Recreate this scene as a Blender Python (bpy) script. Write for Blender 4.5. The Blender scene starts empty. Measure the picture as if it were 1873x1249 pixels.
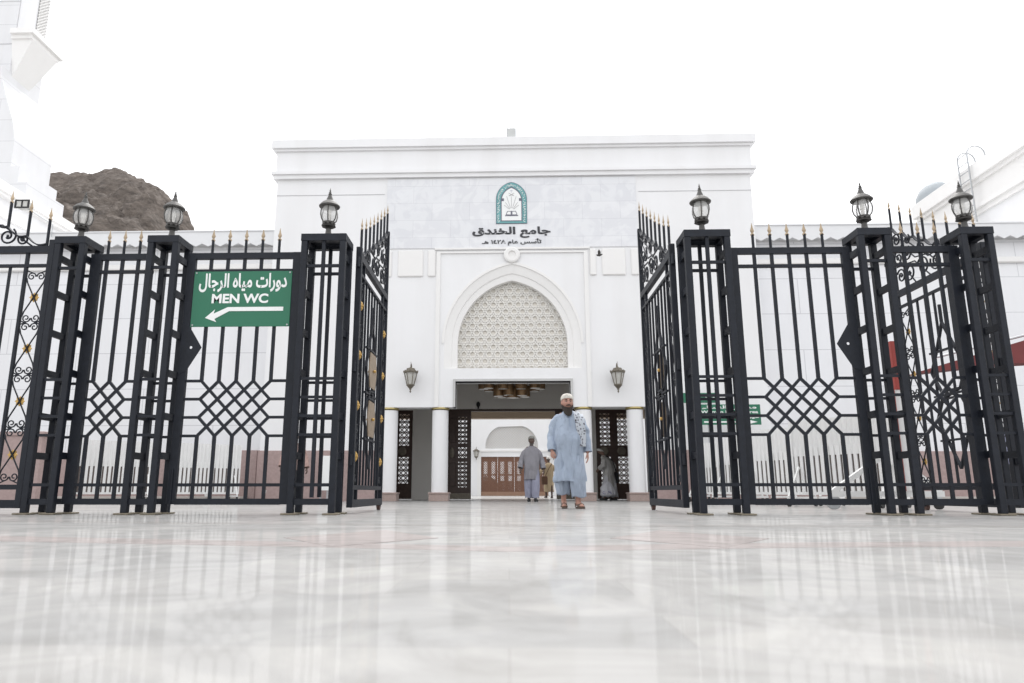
import bpy, bmesh, math, random
from mathutils import Vector, Matrix, noise as mn
random.seed(7)
S = bpy.context.scene
C = S.collection
R = math.radians
PI = math.pi

# ------------------------------------------------------------------ camera
cd = bpy.data.cameras.new('camera'); cam = bpy.data.objects.new('camera', cd); C.objects.link(cam)
cam.location = (0, 0, .24); cam.rotation_euler = (R(102.0), 0, R(1.7))
cd.sensor_width = 36; cd.lens = 36*1300/1873; cd.shift_x = 45.5/1873
cd.clip_start = .02; cd.clip_end = 3000
cd.dof.use_dof = True; cd.dof.focus_distance = 10.5; cd.dof.aperture_fstop = 3.2
S.camera = cam
# ------------------------------------------------------------------ world, sun, exposure
SUN_EL, SUN_AZ = 60, 4          # azimuth in degrees of the direction towards the sun, from +Y clockwise
W = bpy.data.worlds.new('World'); S.world = W; W.use_nodes = True
nt = W.node_tree
sky = nt.nodes.new('ShaderNodeTexSky'); sky.sky_type = 'NISHITA'; sky.sun_disc = False
sky.sun_elevation = R(SUN_EL); sky.sun_rotation = R(SUN_AZ)
sky.air_density = 1.0; sky.dust_density = 6.0; sky.ozone_density = 1.0
hs = nt.nodes.new('ShaderNodeHueSaturation'); hs.inputs['Saturation'].default_value = .14
bgn = nt.nodes['Background']; bgn.inputs['Strength'].default_value = .15
nt.links.new(sky.outputs[0], hs.inputs['Color']); 
ov = nt.nodes.new('ShaderNodeMix'); ov.data_type = 'RGBA'; ov.inputs[0].default_value = .72     # thin even overcast over the sky
ov.inputs[7].default_value = (6.0, 6.05, 6.2, 1)
nt.links.new(hs.outputs[0], ov.inputs[6]); nt.links.new(ov.outputs[2], bgn.inputs['Color'])
sl = bpy.data.lights.new('sun', 'SUN'); sl.energy = .6; sl.angle = R(40); sl.color = (1, .97, .93)
so = bpy.data.objects.new('sun', sl); C.objects.link(so)
sd = Vector((math.sin(R(SUN_AZ))*math.cos(R(SUN_EL)), math.cos(R(SUN_AZ))*math.cos(R(SUN_EL)), math.sin(R(SUN_EL))))
so.rotation_euler = sd.to_track_quat('Z', 'Y').to_euler(); so.location = (0, 0, 60)
S.view_settings.view_transform = 'Standard'; S.view_settings.look = 'None'
S.view_settings.exposure = 1.0; S.view_settings.gamma = 1
try: S.view_settings.use_curve_mapping = False
except Exception: pass

# ------------------------------------------------------------------ materials
MT = {}
def mat(name, col, rough=.6, metal=0, var=.12, scale=4, bump=0, bscale=30, spec=.5, trans=0, detail=4):
    if name in MT: return MT[name]
    m = bpy.data.materials.new(name); m.use_nodes = True; MT[name] = m
    n = m.node_tree.nodes; l = m.node_tree.links; b = n['Principled BSDF']
    b.inputs['Roughness'].default_value = rough; b.inputs['Metallic'].default_value = metal
    b.inputs['Specular IOR Level'].default_value = spec
    if trans: b.inputs['Transmission Weight'].default_value = trans
    tc = n.new('ShaderNodeTexCoord')
    nz = n.new('ShaderNodeTexNoise'); nz.inputs['Scale'].default_value = scale; nz.inputs['Detail'].default_value = detail
    l.new(tc.outputs['Object'], nz.inputs['Vector'])
    mx = n.new('ShaderNodeMix'); mx.data_type = 'RGBA'
    mx.inputs[6].default_value = (*[c*(1-var) for c in col], 1); mx.inputs[7].default_value = (*[min(1, c*(1+var)) for c in col], 1)
    l.new(nz.outputs['Fac'], mx.inputs[0]); l.new(mx.outputs[2], b.inputs['Base Color'])
    if bump:
        nb = n.new('ShaderNodeTexNoise'); nb.inputs['Scale'].default_value = bscale; nb.inputs['Detail'].default_value = 5
        l.new(tc.outputs['Object'], nb.inputs['Vector'])
        bp = n.new('ShaderNodeBump'); bp.inputs['Strength'].default_value = bump; bp.inputs['Distance'].default_value = .02
        l.new(nb.outputs['Fac'], bp.inputs['Height']); l.new(bp.outputs[0], b.inputs['Normal'])
    return m
def nodes(m): return m.node_tree.nodes, m.node_tree.links, m.node_tree.nodes['Principled BSDF']

iron = mat('iron_paint', (.010, .0125, .019), .5, spec=.3, var=.45, scale=14, bump=.2, bscale=90)
gold = mat('gold_paint', (.52, .33, .10), .42, .4, var=.35, scale=40)
tipm = mat('pale_gilt', (.40, .31, .21), .5, .25, var=.5, scale=3)
lampmetal = mat('lantern_metal', (.085, .082, .078), .5, .35, var=.4, scale=30, bump=.2, bscale=80)
bronze = mat('aged_bronze', (.17, .15, .12), .5, .5, var=.4, scale=25, bump=.3, bscale=60)
plate_m = mat('bronze_plate', (.30, .235, .17), .55, .3, var=.3, scale=20, bump=.2, bscale=50)
plaster = mat('white_plaster', (.80, .80, .805), .75, var=.025, scale=1.3, bump=.05, bscale=60)
def streaks(m, amt=.035):
    n, l, b = nodes(m); src = b.inputs['Base Color'].links[0].from_socket
    tc = n.new('ShaderNodeTexCoord'); mp = n.new('ShaderNodeMapping'); mp.inputs['Scale'].default_value = (1.0, 1.0, .12); l.new(tc.outputs['Object'], mp.inputs[0])
    nz = n.new('ShaderNodeTexNoise'); nz.inputs['Scale'].default_value = 1.5; nz.inputs['Detail'].default_value = 7; l.new(mp.outputs[0], nz.inputs['Vector'])
    rp = n.new('ShaderNodeValToRGB'); rp.color_ramp.elements[0].position = .35; rp.color_ramp.elements[0].color = (1-amt, 1-amt*1.1, 1-amt*1.25, 1); rp.color_ramp.elements[1].position = .58; rp.color_ramp.elements[1].color = (1, 1, 1, 1)
    l.new(nz.outputs['Fac'], rp.inputs[0]); mx = n.new('ShaderNodeMix'); mx.data_type = 'RGBA'; mx.blend_type = 'MULTIPLY'; mx.inputs[0].default_value = 1
    l.new(src, mx.inputs[6]); l.new(rp.outputs[0], mx.inputs[7]); l.new(mx.outputs[2], b.inputs['Base Color'])
streaks(plaster)
plaster2 = mat('white_trim', (.80, .79, .775), .7, var=.03, scale=2.0, bump=.04, bscale=60)
greywall = mat('grey_interior_wall', (.70, .68, .645), .8, var=.05, scale=2)
beige = mat('beige_soffit', (.50, .40, .31), .8, var=.06, scale=3)
wood = mat('dark_brown_wood', (.055, .030, .022), .45, var=.4, scale=12)
wood2 = mat('brown_wood', (.16, .075, .045), .5, var=.35, scale=10)
brass = mat('brass_ring', (.42, .34, .15), .4, .7, var=.2, scale=20)
plinth_m = mat('plinth_granite', (.35, .268, .24), .5, var=.3, scale=30, bump=.1, bscale=80, detail=8)
pinkstone = mat('pink_granite', (.355, .262, .248), .55, var=.25, scale=14, bump=.1, bscale=50, detail=8)
rock = None
signgreen = mat('sign_green', (.014, .145, .078), .45, var=.08, scale=5)
signwhite = mat('sign_white', (.82, .83, .82), .5, var=.03, scale=8)
letter = mat('dark_lettering', (.035, .036, .042), .5, var=.1)
teal = mat('emblem_teal', (.13, .33, .34), .5, var=.3, scale=7)
slate = mat('emblem_slate', (.13, .13, .17), .5, var=.15, scale=7)
lead = mat('emblem_grey_line', (.30, .29, .29), .5, var=.1)
offwhite = mat('barrier_white', (.74, .74, .73), .5, var=.05, scale=6, bump=.05)
redpaint = mat('red_paint', (.33, .045, .035), .5, var=.2, scale=5)
redcloth = mat('maroon_awning', (.16, .035, .035), .8, var=.25, scale=4)
rubber = mat('black_rubber', (.02, .02, .02), .7)
rust = mat('rusty_wheel', (.10, .055, .045), .7, var=.4, scale=40)
baseplate_m = mat('floor_plate', (.22, .19, .14), .55, .4, var=.35, scale=30)
steel = mat('grey_steel', (.42, .43, .44), .4, .6, var=.1)
domem = mat('grey_dome', (.34, .37, .39), .6, var=.1, scale=3)
opal = mat('opal_glass', (.80, .78, .74), .3, var=.03)
cream = mat('lattice_backing', (.77, .74, .68), .8, var=.05, scale=6)

def glass_mat(name, col, alpha=.35, rough=.08):
    m = mat(name, col, rough, var=.06, scale=8)
    n, l, b = nodes(m)
    tr = n.new('ShaderNodeBsdfTransparent'); mx = n.new('ShaderNodeMixShader'); mx.inputs[0].default_value = alpha
    l.new(tr.outputs[0], mx.inputs[1]); l.new(b.outputs[0], mx.inputs[2]); l.new(mx.outputs[0], n['Material Output'].inputs['Surface'])
    return m
glass = glass_mat('lantern_glass', (.80, .80, .78), .34)
wglass = glass_mat('frosted_glass', (.62, .61, .57), .75, .25)

def clad_mat(name='white_cladding', col=(.78, .785, .80)):
    # white stone cladding with thin horizontal joints every 1.1 m and random vertical ones
    m = mat(name, col, .6, var=.03, scale=1.2)
    n, l, b = nodes(m)
    src = b.inputs['Base Color'].links[0].from_socket
    tc = n.new('ShaderNodeTexCoord'); sp = n.new('ShaderNodeSeparateXYZ'); l.new(tc.outputs['Object'], sp.inputs[0])
    cb = n.new('ShaderNodeCombineXYZ'); l.new(sp.outputs['X'], cb.inputs[0]); l.new(sp.outputs['Z'], cb.inputs[1])
    br = n.new('ShaderNodeTexBrick'); br.inputs['Scale'].default_value = 1; br.inputs['Brick Width'].default_value = 4.4
    br.inputs['Row Height'].default_value = 1.1; br.inputs['Mortar Size'].default_value = .014; br.inputs['Mortar Smooth'].default_value = .3
    br.inputs['Color1'].default_value = (1, 1, 1, 1); br.inputs['Color2'].default_value = (.98, .98, .985, 1); br.inputs['Mortar'].default_value = (.74, .74, .75, 1)
    l.new(cb.outputs[0], br.inputs['Vector'])
    mx = n.new('ShaderNodeMix'); mx.data_type = 'RGBA'; mx.blend_type = 'MULTIPLY'; mx.inputs[0].default_value = 1
    l.new(src, mx.inputs[6]); l.new(br.outputs['Color'], mx.inputs[7]); l.new(mx.outputs[2], b.inputs['Base Color'])
    return m
clad = clad_mat(); streaks(clad, .03)
def marble_mat(name, c1, c2, bw, bh, mortar, rough):
    m = mat(name, c1, rough, var=.05, scale=.9)
    n, l, b = nodes(m)
    src = b.inputs['Base Color'].links[0].from_socket
    tc = n.new('ShaderNodeTexCoord'); sp = n.new('ShaderNodeSeparateXYZ'); l.new(tc.outputs['Object'], sp.inputs[0])
    cb = n.new('ShaderNodeCombineXYZ'); l.new(sp.outputs['X'], cb.inputs[0]); l.new(sp.outputs['Z'], cb.inputs[1])
    br = n.new('ShaderNodeTexBrick'); br.inputs['Scale'].default_value = 1; br.inputs['Brick Width'].default_value = bw
    br.inputs['Row Height'].default_value = bh; br.inputs['Mortar Size'].default_value = .008; br.inputs['Mortar Smooth'].default_value = .2
    br.inputs['Color1'].default_value = (1, 1, 1, 1); br.inputs['Color2'].default_value = (*c2, 1); br.inputs['Mortar'].default_value = (*mortar, 1)
    l.new(cb.outputs[0], br.inputs['Vector'])
    mx = n.new('ShaderNodeMix'); mx.data_type = 'RGBA'; mx.blend_type = 'MULTIPLY'; mx.inputs[0].default_value = 1
    l.new(src, mx.inputs[6]); l.new(br.outputs['Color'], mx.inputs[7])
    nz = n.new('ShaderNodeTexNoise'); nz.inputs['Scale'].default_value = 1.6; nz.inputs['Detail'].default_value = 9; nz.inputs['Distortion'].default_value = 1.6
    l.new(tc.outputs['Object'], nz.inputs['Vector'])
    rp = n.new('ShaderNodeValToRGB'); rp.color_ramp.elements[0].position = .44; rp.color_ramp.elements[0].color = (.93, .93, .94, 1)
    rp.color_ramp.elements[1].position = .56; rp.color_ramp.elements[1].color = (1, 1, 1, 1)
    l.new(nz.outputs['Fac'], rp.inputs[0])
    m2 = n.new('ShaderNodeMix'); m2.data_type = 'RGBA'; m2.blend_type = 'MULTIPLY'; m2.inputs[0].default_value = 1
    l.new(mx.outputs[2], m2.inputs[6]); l.new(rp.outputs[0], m2.inputs[7]); l.new(m2.outputs[2], b.inputs['Base Color'])
    return m
panelmarble = marble_mat('wall_marble', (.755, .76, .775), (.955, .96, .965), 1.15, .56, (.86, .86, .87), .35)

def floor_mat(name, base, tint, brick=True):
    # worn polished marble: slabs, veins, a polish that comes and goes
    m = bpy.data.materials.new(name); m.use_nodes = True; MT[name] = m
    n, l, b = nodes(m)
    tc = n.new('ShaderNodeTexCoord')
    nz = n.new('ShaderNodeTexNoise'); nz.inputs['Scale'].default_value = 2.6; nz.inputs['Detail'].default_value = 12; nz.inputs['Roughness'].default_value = .62; nz.inputs['Distortion'].default_value = 1.6
    l.new(tc.outputs['Object'], nz.inputs['Vector'])
    rp = n.new('ShaderNodeValToRGB'); e = rp.color_ramp.elements
    e[0].position = .30; e[0].color = (*[c*.70 for c in base], 1); e[1].position = .68; e[1].color = (*base, 1)
    x = rp.color_ramp.elements.new(.5); x.color = (*tint, 1)
    l.new(nz.outputs['Fac'], rp.inputs[0])
    out = rp.outputs[0]
    if brick:
        br = n.new('ShaderNodeTexBrick'); br.inputs['Scale'].default_value = 1; br.offset = .0
        br.inputs['Brick Width'].default_value = .6; br.inputs['Row Height'].default_value = .3; br.inputs['Mortar Size'].default_value = .0012; br.offset = .5
        br.inputs['Color1'].default_value = (1, 1, 1, 1); br.inputs['Color2'].default_value = (.86, .87, .88, 1); br.inputs['Mortar'].default_value = (.82, .81, .80, 1)
        l.new(tc.outputs['Object'], br.inputs['Vector'])
        mx = n.new('ShaderNodeMix'); mx.data_type = 'RGBA'; mx.blend_type = 'MULTIPLY'; mx.inputs[0].default_value = 1
        l.new(out, mx.inputs[6]); l.new(br.outputs['Color'], mx.inputs[7]); out = mx.outputs[2]
    l.new(out, b.inputs['Base Color'])
    b.inputs['Roughness'].default_value = .62; b.inputs['Specular IOR Level'].default_value = .25
    # polished layer
    p = n.new('ShaderNodeBsdfPrincipled'); l.new(out, p.inputs['Base Color'])
    nr = n.new('ShaderNodeTexNoise'); nr.inputs['Scale'].default_value = .8; nr.inputs['Detail'].default_value = 6
    l.new(tc.outputs['Object'], nr.inputs['Vector'])
    mr = n.new('ShaderNodeMapRange'); mr.inputs[3].default_value = .028; mr.inputs[4].default_value = .085
    l.new(nr.outputs['Fac'], mr.inputs[0]); l.new(mr.outputs[0], p.inputs['Roughness'])
    nb = n.new('ShaderNodeTexNoise'); nb.inputs['Scale'].default_value = 7; nb.inputs['Detail'].default_value = 3
    l.new(tc.outputs['Object'], nb.inputs['Vector'])
    bp = n.new('ShaderNodeBump'); bp.inputs['Strength'].default_value = .03; bp.inputs['Distance'].default_value = .006
    l.new(nb.outputs['Fac'], bp.inputs['Height']); l.new(bp.outputs[0], p.inputs['Normal'])
    mf = n.new('ShaderNodeMapRange'); mf.inputs[3].default_value = .16; mf.inputs[4].default_value = .46
    l.new(nr.outputs['Fac'], mf.inputs[0])
    ms = n.new('ShaderNodeMixShader'); l.new(mf.outputs[0], ms.inputs[0]); l.new(b.outputs[0], ms.inputs[1]); l.new(p.outputs[0], ms.inputs[2])
    l.new(ms.outputs[0], n['Material Output'].inputs['Surface'])
    return m
floor_m = floor_mat('plaza_marble', (.43, .42, .402), (.37, .363, .352))
band_pink = floor_mat('pink_marble_band', (.385, .345, .332), (.355, .32, .308), False)
band_grey = floor_mat('grey_marble_band', (.36, .345, .33), (.32, .31, .30), False)

# ------------------------------------------------------------------ mesh builder
class MB:
    def __init__(s): s.v = []; s.f = []
    def add(s, vs, fs):
        o = len(s.v); s.v += [tuple(v) for v in vs]; s.f += [tuple(i+o for i in f) for f in fs]; return s
    def box(s, x0, x1, y0, y1, z0, z1):
        return s.add([(x0,y0,z0),(x1,y0,z0),(x1,y1,z0),(x0,y1,z0),(x0,y0,z1),(x1,y0,z1),(x1,y1,z1),(x0,y1,z1)],
                     [(0,3,2,1),(4,5,6,7),(0,1,5,4),(1,2,6,5),(2,3,7,6),(3,0,4,7)])
    def cbox(s, x0, x1, y0, y1, z0, z1, c=.006):
        # box with chamfered edges
        bm = bmesh.new(); bmesh.ops.create_cube(bm, size=1)
        for v in bm.verts: v.co = ((x0+x1)/2+v.co.x*(x1-x0), (y0+y1)/2+v.co.y*(y1-y0), (z0+z1)/2+v.co.z*(z1-z0))
        bmesh.ops.bevel(bm, geom=bm.edges[:], offset=c, segments=1, affect='EDGES', profile=.5)
        bm.verts.index_update(); vs = [v.co[:] for v in bm.verts]; fs = [tuple(v.index for v in f.verts) for f in bm.faces]
        bm.free(); return s.add(vs, fs)
    def bar(s, p, q, w, d, up=(0, 1, 0)):
        # rectangular bar from p to q; d measured along 'up'
        p = Vector(p); q = Vector(q); t = (q-p).normalized(); u = Vector(up); u = (u-t*u.dot(t)).normalized(); r = t.cross(u)
        a = r*w/2; b = u*d/2
        return s.add([p-a-b, p+a-b, p+a+b, p-a+b, q-a-b, q+a-b, q+a+b, q-a+b],
                     [(0,3,2,1),(4,5,6,7),(0,1,5,4),(1,2,6,5),(2,3,7,6),(3,0,4,7)])
    def tube(s, pts, r, n=8, cap=True):
        pts = [Vector(p) for p in pts]; m = len(pts)
        rs = r if isinstance(r, (list, tuple)) else [r]*m
        prev = None; rings = []
        for i, p in enumerate(pts):
            t = (pts[min(i+1, m-1)]-pts[max(i-1, 0)]).normalized()
            if prev is None:
                a = Vector((0, 0, 1)) if abs(t.z) < .9 else Vector((1, 0, 0)); u = (a-t*a.dot(t)).normalized()
            else: u = (prev-t*prev.dot(t)).normalized()
            prev = u; w = t.cross(u)
            rings.append([p+(u*math.cos(2*PI*k/n)+w*math.sin(2*PI*k/n))*rs[i] for k in range(n)])
        vs = [v for g in rings for v in g]; fs = []
        for i in range(m-1):
            for k in range(n): fs.append((i*n+k, i*n+(k+1) % n, (i+1)*n+(k+1) % n, (i+1)*n+k))
        if cap: fs.append(tuple(range(n-1, -1, -1))); fs.append(tuple((m-1)*n+k for k in range(n)))
        return s.add(vs, fs)
    def lathe(s, prof, n=16, c=(0, 0, 0), rot=0, sx=1, sy=1):
        vs = []; fs = []
        for (r, z) in prof:
            for k in range(n):
                a = 2*PI*k/n+rot; vs.append((c[0]+r*sx*math.cos(a), c[1]+r*sy*math.sin(a), c[2]+z))
        for i in range(len(prof)-1):
            for k in range(n): fs.append((i*n+k, i*n+(k+1) % n, (i+1)*n+(k+1) % n, (i+1)*n+k))
        fs.append(tuple(range(n-1, -1, -1))); fs.append(tuple((len(prof)-1)*n+k for k in range(n)))
        return s.add(vs, fs)
    def prism(s, poly, y0, y1, holes=()):
        # polygon in (x, z), extruded from y0 (front) to y1, with holes
        bm = bmesh.new(); edges = []; loops = []
        for lp in [poly]+list(holes):
            vv = [bm.verts.new((x, y0, z)) for x, z in lp]; loops.append(vv)
            for i in range(len(vv)): edges.append(bm.edges.new((vv[i], vv[(i+1) % len(vv)])))
        bm.verts.index_update()
        bmesh.ops.triangle_fill(bm, use_beauty=True, use_dissolve=False, edges=edges, normal=(0, -1, 0))
        bm.verts.index_update()
        vs = [v.co.copy() for v in bm.verts]; fs = [tuple(v.index for v in f.verts) for f in bm.faces]; n = len(vs)
        allf = list(fs)+[tuple(i+n for i in reversed(f)) for f in fs]
        for vv in loops:
            ids = [v.index for v in vv]
            for i in range(len(ids)): a, b = ids[i], ids[(i+1) % len(ids)]; allf.append((a, b, b+n, a+n))
        bm.free()
        return s.add(vs+[(v.x, y1, v.z) for v in vs], allf)
    def ell(s, c, r, n=14, m=10):
        prof = [(math.sin(PI*i/m), -math.cos(PI*i/m)) for i in range(m+1)]
        vs = []; fs = []
        for (a, z) in prof:
            for k in range(n): t = 2*PI*k/n; vs.append((c[0]+r[0]*a*math.cos(t), c[1]+r[1]*a*math.sin(t), c[2]+r[2]*z))
        for i in range(m):
            for k in range(n): fs.append((i*n+k, i*n+(k+1) % n, (i+1)*n+(k+1) % n, (i+1)*n+k))
        return s.add(vs, fs)
    def xf(s, M):
        s.v = [tuple(M @ Vector(v)) for v in s.v]; return s
    def build(s, name, material, parent=None, smooth=False):
        me = bpy.data.meshes.new(name); me.from_pydata(s.v, [], s.f)
        bm = bmesh.new(); bm.from_mesh(me); bmesh.ops.remove_doubles(bm, verts=bm.verts, dist=1e-5)
        bmesh.ops.recalc_face_normals(bm, faces=bm.faces); bm.to_mesh(me); bm.free()
        me.materials.append(material)
        if smooth:
            for p in me.polygons: p.use_smooth = True
            if smooth != 'all':
                try: me.set_sharp_from_angle(angle=R(40))
                except Exception: pass
        o = bpy.data.objects.new(name, me); C.objects.link(o)
        if parent is not None: o.parent = parent
        return o
def tag(o, label=None, cat=None, group=None, kind=None):
    if label: o['label'] = label
    if cat: o['category'] = cat
    if group: o['group'] = group
    if kind: o['kind'] = kind
    return o
def empty(name, loc, label, cat, group=None, rz=0):
    o = bpy.data.objects.new(name, None); C.objects.link(o); o.location = loc; o.rotation_euler = (0, 0, rz); o.empty_display_size = .2
    return tag(o, label, cat, group)
def kids(o): return [c for c in bpy.data.objects if c.parent == o]
def copy_tree(o, parent=None):
    c = o.copy(); C.objects.link(c)
    if parent is not None: c.parent = parent
    for ch in kids(o): copy_tree(ch, c)
    return c
def spiral(cx, cz, r0, turns, a0, d=1, r1=.25, n=22):
    # points (x, z) of a spiral from radius r0 inwards
    return [(cx+r0*(1-(1-r1)*i/n)*math.cos(a0+d*2*PI*turns*i/n), cz+r0*(1-(1-r1)*i/n)*math.sin(a0+d*2*PI*turns*i/n)) for i in range(n+1)]

# ------------------------------------------------------------------ writing
FORMS = {'ا':(0xFE8D,0xFE8E),'أ':(0xFE83,0xFE84),'د':(0xFEA9,0xFEAA),'ر':(0xFEAD,0xFEAE),'و':(0xFEED,0xFEEE),'ى':(0xFEEF,0xFEF0),'ء':(0xFE80,),
 'ج':(0xFE9D,0xFE9E,0xFE9F,0xFEA0),'م':(0xFEE1,0xFEE2,0xFEE3,0xFEE4),'ع':(0xFEC9,0xFECA,0xFECB,0xFECC),'ل':(0xFEDD,0xFEDE,0xFEDF,0xFEE0),
 'خ':(0xFEA5,0xFEA6,0xFEA7,0xFEA8),'ن':(0xFEE5,0xFEE6,0xFEE7,0xFEE8),'ق':(0xFED5,0xFED6,0xFED7,0xFED8),'ت':(0xFE95,0xFE96,0xFE97,0xFE98),
 'س':(0xFEB1,0xFEB2,0xFEB3,0xFEB4),'ه':(0xFEE9,0xFEEA,0xFEEB,0xFEEC),'ي':(0xFEF1,0xFEF2,0xFEF3,0xFEF4),'ص':(0xFEB9,0xFEBA,0xFEBB,0xFEBC)}
def shape_word(w):
    out = []
    for i, ch in enumerate(w):
        if ch not in FORMS: out.append(ch); continue
        f = FORMS[ch]
        pj = i > 0 and (w[i-1] == 'ـ' or (w[i-1] in FORMS and len(FORMS[w[i-1]]) == 4)) and len(f) > 1
        nj = i < len(w)-1 and (w[i+1] == 'ـ' or (w[i+1] in FORMS and len(FORMS[w[i+1]]) > 1)) and len(f) == 4
        out.append(chr(f[3] if pj and nj else f[1] if pj else f[2] if nj else f[0]))
    return ''.join(out)
def arabic(t):
    words = t.split(' '); r = []
    for w in reversed(words): r.append(w if w[0] in '٠١٢٣٤٥٦٧٨٩' else shape_word(w)[::-1])
    return ' '.join(r)
def text_obj(name, txt, x0, x1, z0, z1, y, depth, material, parent, bold=.03, keep=False):
    # solid lettering that fills the box x0..x1, z0..z1 on the plane y, facing the plaza
    c = bpy.data.curves.new('lettering_curve', 'FONT'); c.body = txt; c.size = 1; c.offset = bold; c.extrude = .5; c.resolution_u = 5
    o = bpy.data.objects.new('lettering_tmp', c); C.objects.link(o)
    bpy.context.view_layer.update(); dg = bpy.context.evaluated_depsgraph_get()
    me = bpy.data.meshes.new_from_object(o.evaluated_get(dg)); C.objects.unlink(o); bpy.data.objects.remove(o); bpy.data.curves.remove(c)
    xs = [v.co.x for v in me.vertices]; ys = [v.co.y for v in me.vertices]
    ax, bx, ay, by = min(xs), max(xs), min(ys), max(ys); sx = (x1-x0)/(bx-ax); sz = (z1-z0)/(by-ay)
    if keep: sx = sz = min(sx, sz)
    for v in me.vertices: v.co = (x0+(v.co.x-ax)*sx, y-(v.co.z)*depth, z0+(v.co.y-ay)*sz)
    me.name = name; me.materials.clear(); me.materials.append(material)
    n = bpy.data.objects.new(name, me); C.objects.link(n)
    if parent is not None: n.parent = parent
    return n

# ================================================================== GROUND
g = MB(); g.add([(-900,-60,0),(900,-60,0),(900,1500,0),(-900,1500,0)], [(0,1,2,3)])
tag(g.build('plaza_floor', floor_m), kind='structure')
def floor_strip(lo, hi, m_, z=.001, name='floor_band'):
    # thin inlay with skirts that go below the floor, so that nothing floats
    n = len(lo); ring = lo+hi[::-1]; b = MB(); N = len(ring)
    b.add([(x, y, z) for x, y in lo]+[(x, y, z) for x, y in hi], [(i, i+1, n+i+1, n+i) for i in range(n-1)])
    b.add([(x, y, z) for x, y in ring]+[(x, y, -.01) for x, y in ring], [(i, (i+1) % N, (i+1) % N+N, i+N) for i in range(N)])
    tag(b.build(name, m_), kind='structure')
floor_strip([(-30, 4.1), (-2.7, 3.66), (-.9, 3.30), (0, 3.06), (.7, 3.20), (1.35, 3.34), (2.8, 3.45), (30, 3.9)], [(-30, 4.75), (-3.0, 4.10), (-1.0, 3.62), (0, 3.34), (.72, 3.52), (1.45, 3.66), (3.0, 3.86), (30, 4.4)], band_pink)
floor_strip([(-30, 6.2), (-4.7, 6.1), (-1.5, 5.5), (0, 5.28), (2, 5.3), (4.2, 5.2), (30, 5.1)], [(-30, 6.7), (-4.9, 6.45), (-1.5, 5.8), (0, 5.52), (2, 5.6), (4.3, 5.5), (30, 5.4)], band_grey)
for cx in (-.80, .96): floor_strip([(cx-.42, 3.95), (cx, 3.30)], [(cx, 4.75), (cx+.42, 3.95)], band_pink, .0025, 'floor_inlay')

# ================================================================== FENCE
FY0, FY1 = 7.93, 8.32                    # front and back of the lantern pillars
ROWS = (1.515, 1.302, 1.09, .877)
def spear(x, y, z0, z1, parent, r=.017):
    sp = MB().tube([(x, y, z0), (x, y, z1-.15)], r, 8).build('spear', iron, parent)
    MB().lathe([(.02, 0), (.026, .012), (.02, .024), (.011, .034), (.025, .062), (.011, .108), (.001, .165)], 8, (x, y, z1-.165), sx=1, sy=.55).build('spear_tip', tipm, sp)
    return sp
def pillar(x0, x1, mid, label):
    cx, cy = (x0+x1)/2, (FY0+FY1)/2; hx, hy = (x1-x0)/2, (FY1-FY0)/2
    t = empty('lantern_pillar', (cx, cy, 0), label, 'pillar', 'iron pillars carrying lanterns')
    w = .072
    for sx in (-1, 1):
        for sy in (-1, 1):
            a = sx*(hx-w/2); c = sy*(hy-w/2)
            MB().cbox(a-w/2, a+w/2, c-w/2, c+w/2, .02, 3.166, .005).build('leg', iron, t)
            MB().cbox(a-.085, a+.085, c-.085, c+.085, .001, .019, .004).build('base_plate', baseplate_m, t)
    m = MB()
    for sy in (-1, 1): m.box(-hx-.004, hx+.004, sy*(hy-.037)-.041, sy*(hy-.037)+.041, 3.166, 3.25)
    for sx in (-1, 1): m.box(sx*(hx-.037)-.0405, sx*(hx-.037)+.0405, -hy+.078, hy-.078, 3.167, 3.249)
    m.box(-hx+.07, hx-.07, -.10, .10, 3.215, 3.235)
    m.build('cap', iron, t)
    for z, h in ((2.86, .034), (ROWS[0], .03), (ROWS[1], .03), (ROWS[2], .03), (ROWS[3], .03), (.325, .034), (.14, .065)):
        for sy in (-1, 1):
            MB().box(-hx+w-.002, hx-w+.002, sy*(hy-w/2)-.015, sy*(hy-w/2)+.015, z-h/2, z+h/2).build('crossbar', iron, t)
    for z in (3.0, 2.56, 2.08, 1.60, 1.10, .65):
        for sx in (-1, 1):
            MB().box(sx*(hx-w/2)-.02, sx*(hx-w/2)+.02, -hy+w-.002, hy-w+.002, z-.038, z+.038).build('rung', iron, t)
    if mid:
        for sy in (-1, 1):
            MB().box(-.02+sy*.0, .02+sy*.0, sy*(hy-w/2)-.018, sy*(hy-w/2)+.018, .186, 3.165).build('upright', iron, t)
    return t
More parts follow.
